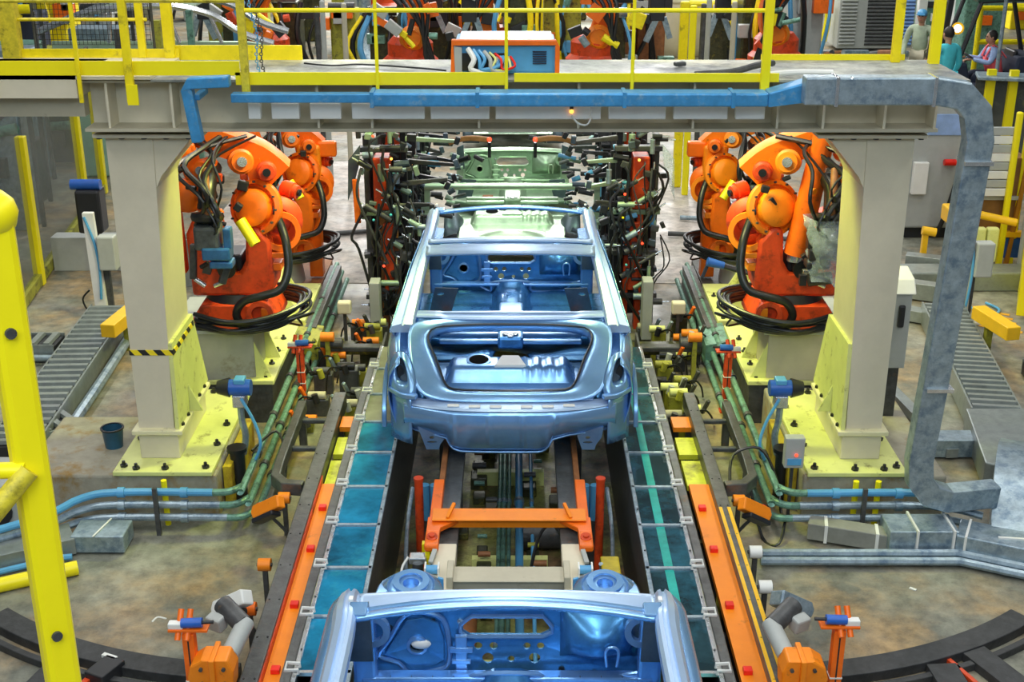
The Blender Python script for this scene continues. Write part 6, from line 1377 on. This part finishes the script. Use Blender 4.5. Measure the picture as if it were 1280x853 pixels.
cab(700, 55, .25, .3, 2.4, YEL, 'yellow column among the distant robots right of centre', 'column', 'machine_column')
cab(715, 60, .2, .3, 2.2, ORA, 'orange column among the distant robots right of centre', 'column', 'machine_column')
p = G(852, 72); t = thing('cream_drum', (p.x, p.y, 0), 'large cream drum behind a yellow frame over the walkway', 'drum')
b = B(); b.lathe((p.x, p.y + .6, 0), (0, 0, 1), [(.55, 0), (.72, .3), (.74, 1.2), (.78, 1.25), (.78, 1.35), (.7, 1.36), (0, 1.3)], n=36); b.build('drum_shell', mat('cream_drum_paint', (.78, .74, .55), .5, var=.06), t, smooth=True)
p = G(885, 75); t = thing('hoop_stand', (p.x, p.y, 0), 'bright yellow tube frame standing in front of the cream drum', 'frame')
b = B()
b.tube([(p.x - .55, p.y, 0), (p.x - .55, p.y, 1.15), (p.x - .45, p.y, 1.25), (p.x + .25, p.y, 1.25), (p.x + .25, p.y, .0)], .07, smooth=0); b.build('outer_frame', YELC, t)
b = B(); b.tube([(p.x - .2, p.y - .3, .1), (p.x - .2, p.y - .3, .9), (p.x - .1, p.y - .3, 1.0), (p.x + .5, p.y - .3, 1.0)], .045, smooth=0); b.build('hoop', YELC, t)
b = B(); b.tube([(p.x - .2, p.y - .3, .12), (p.x + .6, p.y - .3, .12)], .04, smooth=0); b.build('foot_rail', YELC, t)
p = G(925, 72)
for i in range(4):
    b = B(); b.cyl((p.x - .3 + i * .18, p.y, .1), (p.x - .1 + i * .18, p.y + .1, 1.5), .07, n=12); tag(b.build('cylinder_rack', GRN if i % 2 else BLP, smooth=True), 'leaning dark cylinder beside the yellow frame, %s from the left' % ords[i], 'cylinder', 'leaning cylinders')
# louvred cooling unit
p = G(1098, 66); t = thing('cooling_unit', (p.x, p.y, 0), 'pale louvred cooling unit over the walkway at upper right', 'cooling unit')
b = B(); b.box(p.x - 1.0, p.x + .75, p.y, p.y + 1.2, .1, 1.55); b.build('housing', GRY, t, bevel=.02)
b = B(); b.box(p.x - 1.05, p.x + .8, p.y - .05, p.y + 1.3, 1.55, 1.65); b.build('roof', mat('pale_mint_sheet', (.55, .68, .60), .45, var=.08), t, bevel=.01)
for i in range(16):
    b = B(); z = .2 + i * .082; b.obox((p.x + .0, p.y - .02, z), (.72 * 1.0, .08, .03), (-35, 0, 0)); b.build('louvre', DGR, t)
    b = B(); b.obox((p.x + .55, p.y - .02, z), (.36, .08, .045), (-35, 0, 0)); b.build('louvre', mat('blue_louvre_paint', (.25, .45, .85), .4), t)
    b = B(); b.obox((p.x - .78, p.y - .02, z), (.36, .08, .04), (-35, 0, 0)); b.build('louvre', GRY, t)
cab(1133, 66, .22, .2, 2.4, CRM, 'cream column right of the cooling unit', 'column', 'machine_column')
cab(1147, 72, .2, .2, 2.6, WHT, 'white column between the yellow posts at upper right', 'column', 'machine_column')
for i in range(6):
    b = B(); a = G(1010 + i * 22, 66 + (i % 2) * 3, .1 + .1 * (i % 3)); c = G(1040 + i * 22, 66, .25 - .05 * (i % 2)); b.cyl(a, c, .07, n=10); tag(b.build('scrap_tube', (DGR, BRN, GAL)[i % 3], smooth=True), '%s tube in the pile before the cooling unit, %s from the left' % (('dark', 'rusty', 'grey')[i % 3], ords[i]), 'tube', 'tubes before the cooling unit')
cab(1000, 64, .4, .3, 1.6, GRY, 'grey box left of the cooling unit', 'cabinet')
b = B(); p = G(1010, 62); b.tube([(p.x - .3, p.y, 1.0), (p.x + .1, p.y, 1.3), (p.x + .4, p.y, .9), (p.x + .35, p.y, .2)], .08); tag(b.build('yellow_pipe', YELC, smooth=True), 'bent yellow pipe left of the cooling unit', 'pipe')
r = random.Random(11)
ordn = lambda k: ords[k] if k < 14 else ('fifteenth', 'sixteenth', 'seventeenth', 'eighteenth', 'nineteenth', 'twentieth', 'twenty-first', 'twenty-second', 'twenty-third', 'twenty-fourth', 'twenty-fifth', 'twenty-sixth', 'twenty-seventh', 'twenty-eighth')[k - 14]
fills = [(302, 60, 'dark'), (362, 56, 'dark'), (432, 50, 'olive'), (482, 62, 'dark'), (548, 50, 'dark'), (592, 44, 'rusty'), (652, 62, 'dark'), (702, 52, 'olive'), (762, 60, 'dark'), (812, 44, 'rusty'), (900, 50, 'dark'), (942, 60, 'dark'), (1002, 50, 'grey'), (785, 36, 'dark'), (40, 62, 'navy and white'), (75, 45, 'dull yellow'), (130, 58, 'grey'), (30, 20, 'dark'), (285, 45, 'olive'), (380, 30, 'dark'), (575, 46, 'olive'), (690, 34, 'dark'), (770, 48, 'rusty'), (830, 10, 'grey'), (905, 22, 'dark'), (520, 40, 'dark'), (640, 8, 'rusty'), (160, 8, 'dark'), (240, 5, 'grey'), (320, 12, 'olive'), (720, 3, 'dark'), (470, 2, 'mint'), (880, -2, 'mint'), (590, -2, 'grey'), (370, -3, 'dark'), (960, -4, 'olive')]
mm = {'navy and white': NVY, 'dull yellow': YEL, 'grey': GRY, 'dark': OIL, 'olive': OLV, 'rusty': BRN, 'mint': SILI}
def fill_ord(px, py):
    k = sorted(a[0] for a in fills if (a[1] > 30) == (py > 30)).index(px); return ordn(k)
for i, (px, py, c) in enumerate(fills):
    p = G(px, py + 52 if py > 30 else py + 22); t = thing('distant_machine', (p.x, p.y, 0), '%s machine in the far hall, %s row, %s from left' % (c, 'front' if py > 30 else 'rear', fill_ord(px, py)), 'machine', 'distant machines')
    w_ = r.uniform(.4, .8); h = r.uniform(1.4, 2.3)
    b = B(); b.box(p.x - w_ / 2, p.x + w_ / 2, p.y, p.y + .8, 0, h); b.build('body', mm[c], t, bevel=.04)
    for k in range(3):
        b = B(); b.obox((p.x + r.uniform(-.4, .4), p.y - .1, r.uniform(.3, h)), (r.uniform(.15, .5), .2, r.uniform(.1, .35))); b.build('panel', r.choice((GRY, BLP, YEL, ORA, GRN, WHT, BLL)), t, bevel=.01)
    for k in range(3):
        b = B(); x = p.x + r.uniform(-.5, .5); b.tube([(x, p.y - .1, h), (x + r.uniform(-.3, .3), p.y - .3, h * .6), (x + r.uniform(-.3, .3), p.y - .2, .1)], r.uniform(.03, .06)); b.build('hose', r.choice((BLK, BLL, BLK, YEL)), t, smooth=True)
    b = B(); b.cyl((p.x - w_ * .5, p.y - .1, h + .1), (p.x + w_ * .5, p.y - .1, h + .1), .09); b.build('top_cylinder', r.choice((GAL, BLP, YELC)), t, smooth=True)

# upper right: aisle with forklift, driver and standing workers
def limb(M, pts, name, m, par, sub=1):
    """one continuous skinned surface; pts = {key: (co, radius, parent)}"""
    me = bpy.data.meshes.new(name); keys = list(pts); off = Vector(par['_o'])
    me.from_pydata([tuple((M @ Vector(pts[k][0])) - off) for k in keys], [(keys.index(pts[k][2]), i) for i, k in enumerate(keys) if pts[k][2]], [])
    o = bpy.data.objects.new(name, me); COL.objects.link(o); o.parent = par; o['_o'] = tuple(off); me.materials.append(m)
    md = o.modifiers.new('skin', 'SKIN')
    for i, k in enumerate(keys):
        r_ = pts[k][1]; v = me.skin_vertices[0].data[i]; v.radius = r_ if isinstance(r_, tuple) else (r_, r_)
        v.use_root = pts[k][2] is None
    md.use_smooth_shade = True
    sb = o.modifiers.new('sub', 'SUBSURF'); sb.levels = sb.render_levels = sub
    return o
def person(loc, rz, label, shirt, trousers, pose, cap=None, vest=None):
    t = thing('person', loc, label, 'person'); M = Matrix.Translation(loc) @ Matrix.Rotation(R(rz), 4, 'Z')
    # faces +y; z up
    if pose == 'sit':
        hip, kn, an = (.10, 0, .50), (.14, .42, .56), (.14, .46, .12); lean = .12; hz = .50
        el, wr = (.27, .22, .78), (.16, .50, .84)
    else:
        hip, kn, an = (.10, 0, .92), (.11, .02, .50), (.11, -.02, .09); lean = .02; hz = .92
        el, wr = (.27, .02, 1.12), (.25, .16, .90)
    sh = (.19, lean, hz + .48); f = lambda p: (-p[0], p[1], p[2])
    limb(M, {'p': ((0, 0, hz), (.15, .11), None), 'h': (hip, .10, 'p'), 'k': (kn, .075, 'h'), 'a': (an, .05, 'k'), 'h2': (f(hip), .10, 'p'), 'k2': (f(kn), .075, 'h2'), 'a2': (f(an), .05, 'k2')}, 'trousers', trousers, t)
    limb(M, {'w': ((0, 0, hz + .03), (.155, .11), None), 'c': ((0, lean * .6, hz + .28), (.17, .12), 'w'), 'n': ((0, lean, hz + .50), (.09, .08), 'c'), 's': (sh, .075, 'n'), 'e': (el, .055, 's'), 'r': (wr, .042, 'e'), 's2': (f(sh), .075, 'n'), 'e2': (f(el), .055, 's2'), 'r2': (f(wr), .042, 'e2')}, 'shirt', shirt, t)
    b = B(M=M); c = (0, lean + .03, hz + .70)
    b.ball(c, .1, (.78, .95, 1.2), n=20); b.cyl((0, lean, hz + .48), (0, lean + .01, hz + .64), .052, n=14)
    b.ball((0, c[1] + .095, c[2] - .01), .016, (.8, 1, 1.3), n=8)
    for s_ in (-1, 1): b.ball((s_ * .079, c[1], c[2]), .022, (.5, .9, 1.3), n=8)
    for s_, q_ in ((1, wr), (-1, f(wr))):
        q_ = Vector(q_); b.ball(q_ + Vector((0, .07, -.01)), .05, (.75, 1.1, .45), n=12)
        for k in range(4): b.tube([q_ + Vector((-.027 + .018 * k, .11, -.01)), q_ + Vector((-.027 + .018 * k, .15 + .006 * (k in (1, 2)), -.02)), q_ + Vector((-.027 + .018 * k, .165 + .006 * (k in (1, 2)), -.05))], .0095, n=6, smooth=2)
        b.tube([q_ + Vector((-s_ * .035, .05, 0)), q_ + Vector((-s_ * .065, .09, -.01)), q_ + Vector((-s_ * .06, .12, -.03))], .011, n=6, smooth=2)
    b.build('head_and_hands', SKN, t, smooth=True, angle=80)
    b = B(M=M)
    for s_ in (-1, 1): b.ball((s_ * .032, c[1] + .088, c[2] + .02), .011, n=8)
    b.build('eyes', HAR, t)
    b = B(M=M); b.ball((0, c[1] + .091, c[2] - .055), .024, (1, .3, .3), n=8); b.build('mouth', mat('lip', (.35, .1, .08), .5), t)
    b = B(M=M); b.ball((0, c[1] - .018, c[2] + .03), .104, (.84, .93, 1.05), n=18); b.build('hair', HAR, t, smooth=True)
    if cap:
        b = B(M=M); b.ball((0, c[1], c[2] + .06), .108, (.85, 1, .75), n=16); b.obox((0, c[1] + .11, c[2] + .05), (.15, .10, .015)); b.build('cap', cap, t, smooth=True)
    if vest:
        b = B(M=M); b.loft([[(math.cos(a) * rx, lean * k + math.sin(a) * ry, hz + z) for a in [i * math.pi / 8 for i in range(16)]] for rx, ry, z, k in ((.185, .145, .02, 0), (.195, .15, .2, .5), (.2, .15, .36, .8))], caps=False); b.build('vest', vest, t, smooth=True, solid=.012, angle=80)
        for s_ in (-1, 1):
            b = B(M=M); b.sweep([(s_ * .11, -.12, hz + .36), (s_ * .115, lean, hz + .585), (s_ * .10, lean + .13, hz + .36)], [(-.03, -.008), (.03, -.008), (.03, .008), (-.03, .008)], smooth=3); b.build('vest_strap', vest, t, smooth=True)
    for s_, q_ in ((1, an), (-1, f(an))):
        b = B(M=M); b.ball((q_[0], q_[1] + .07, q_[2] - .045), .06, (.8, 2.1, .72), n=12); b.build('shoe', BLK, t, smooth=True)
    return t
FX, FY = 8.55, 23.6
t = thing('forklift', (FX, FY, 0), 'dark forklift truck with overhead guard and yellow frame at upper right', 'forklift')
b = B(); b.prism([(-.75, .25), (.95, .25), (1.0, .9), (.85, 1.05), (.45, 1.05), (.35, .55), (-.35, .55), (-.45, .95), (-.75, .9)], 'y', -.5, .5)
for v in b.bm.verts: v.co += Vector((FX, FY, 0))
b.build('chassis', NVY, t, bevel=.04)
b = B(); b.box(FX + .1, FX + .45, FY - .25, FY + .25, .55, .62); b.obox((FX + .46, FY, .85), (.08, .5, .55), (0, 8, 0)); b.build('seat', BLP, t, bevel=.03)
for x, r_ in ((-.5, .26), (.7, .24)):
    for y in (-.5, .5):
        b = B(); b.lathe((FX + x, FY + y - .08, r_), (0, 1, 0), [(r_ * .5, 0), (r_, .02), (r_, .14), (r_ * .5, .16), (0, .16)], n=22); b.build('wheel', BLK, t, smooth=True)
        b = B(); b.cyl((FX + x, FY + y - .10, r_), (FX + x, FY + y + .1, r_), .10); b.build('wheel_hub', YELC, t)
for y in (-.45, .45):
    b = B(); b.tube([(FX - .62, FY + y, .9), (FX - .32, FY + y, 2.0), (FX + .55, FY + y, 2.05), (FX + .85, FY + y, 1.0)], .045, smooth=0); b.build('guard_post', BLP, t)
b = B()
b.box(FX - .4, FX + .65, FY - .5, FY + .5, 2.0, 2.06); b.build('guard_roof', mat('dark_green_guard', (.03, .07, .05), .4), t, bevel=.01)
for y in (-.3, .3):
    b = B(); b.beam((FX - .95, FY + y, .1), (FX - .78, FY + y, 2.4), .1, .08); b.build('mast', BLP, t, bevel=.01)
    b = B(); b.beam((FX - .95, FY + y, .1), (FX - 1.9, FY + y, .08), .12, .04); b.build('fork', DGR, t)
b = B(); b.ring((FX - .28, FY, .98), (.5, 0, .8), .17, .145, .025, n=22); b.cyl((FX - .3, FY, .96), (FX - .45, FY, .7), .025); b.build('steering_wheel', BLK, t, smooth=True)
b = B(); b.lathe((FX - .70, FY - .5, 1.55), (-.4, -1, 0), [(.02, -.1), (.10, -.04), (.11, 0), (0, .01)], n=16); b.build('lamp_housing', AMB, t, smooth=True)
b = B(); b.lathe((FX - .705, FY - .512, 1.55), (-.4, -1, 0), [(.07, 0), (.06, .02), (0, .025)], n=16); b.build('headlamp', LAMW, t, smooth=True)
person((FX + .25, FY, .12), 90, 'person in a pale blue shirt and coral vest driving the dark forklift', LBC, NVY, 'sit', vest=PNK)
person((7.55, 24.2, 0), 150, 'person with a blue cap standing between the yellow posts at upper right', mat('pale_green_cloth', (.45, .55, .40), .8), BEI, 'stand', cap=BLL)
person((7.3, 21.8, 0), 20, 'person in cyan work clothes walking beside the forklift', CYN, CYN, 'stand')
t = thing('yellow_barrier', (8.9, 23, 0), 'yellow tube barrier frame behind the forklift driver', 'barrier')
for x in (8.75, 9.75):
    b = B(); b.cyl((x, 24.6, 0), (x, 24.6, 1.75), .05); b.build('upright', YELC, t, smooth=True)
for z in (1.1, 1.72):
    b = B(); b.cyl((8.75, 24.6, z), (9.75, 24.6, z), .05); b.build('rail', YELC, t, smooth=True)
p = G(1232, 190); b = B(); b.cyl((p.x, p.y, 0), (p.x, p.y, 3.1), .03); tag(b.build('thin_pole', GAL, smooth=True), 'thin grey pole rising in front of the forklift', 'pole')
# fence row below the forklift
t = thing('mesh_fence', tuple(G(1240, 200)), 'dark mesh fence with a pale ledge below the forklift at right', 'fence')
p = G(1205, 215); q_ = G(1330, 222)
b = B(); b.beam(p + Vector((0, 0, .75)), q_ + Vector((0, 0, .75)), .03, 1.3); b.build('mesh_panel', mat('dark_mesh', (.07, .08, .07), .6, alpha=.75), t)
b = B(); b.beam(p + Vector((0, 0, 1.44)), q_ + Vector((0, 0, 1.44)), .5, .05); b.build('ledge', GAL, t, bevel=.01)
for k in (.13, .35, .9):
    b = B(); c = p.lerp(q_, k); b.box(c.x - .06, c.x + .06, c.y - .1, c.y - .02, 0, 1.55); b.build('post', YELC, t)
r = random.Random(5)
for i in range(10):
    x = r.uniform(9.8, 15.5); y = 25.6 + i * 1.1; w_ = r.uniform(.5, 1.2); h = r.uniform(.6, 1.9)
    t = thing('hall_machine', (x, y, 0), '%s machine beyond the forklift aisle, %s from the front' % (('dark', 'grey', 'green', 'yellow', 'mint')[i % 5], ords[i]), 'machine', 'machines beyond the aisle')
    m = (BLP, GRY, GRN, YEL, SILI)[i % 5]
    b = B(); b.box(x - w_ / 2, x + w_ / 2, y, y + .7, 0, h); b.build('body', m, t, bevel=.03)
    b = B(); b.cyl((x - w_ / 2, y - .1, h), (x + w_ / 2, y - .1, h), .08); b.build('pipe', (YELC, BLK)[i % 2], t, smooth=True)
    b = B(); b.obox((x, y - .06, h * .6), (.3, .1, .2)); b.build('panel', (BLL, WHT, ORA)[i % 3], t, bevel=.01)
for o in bpy.data.objects:
    if '_o' in o: del o['_o']
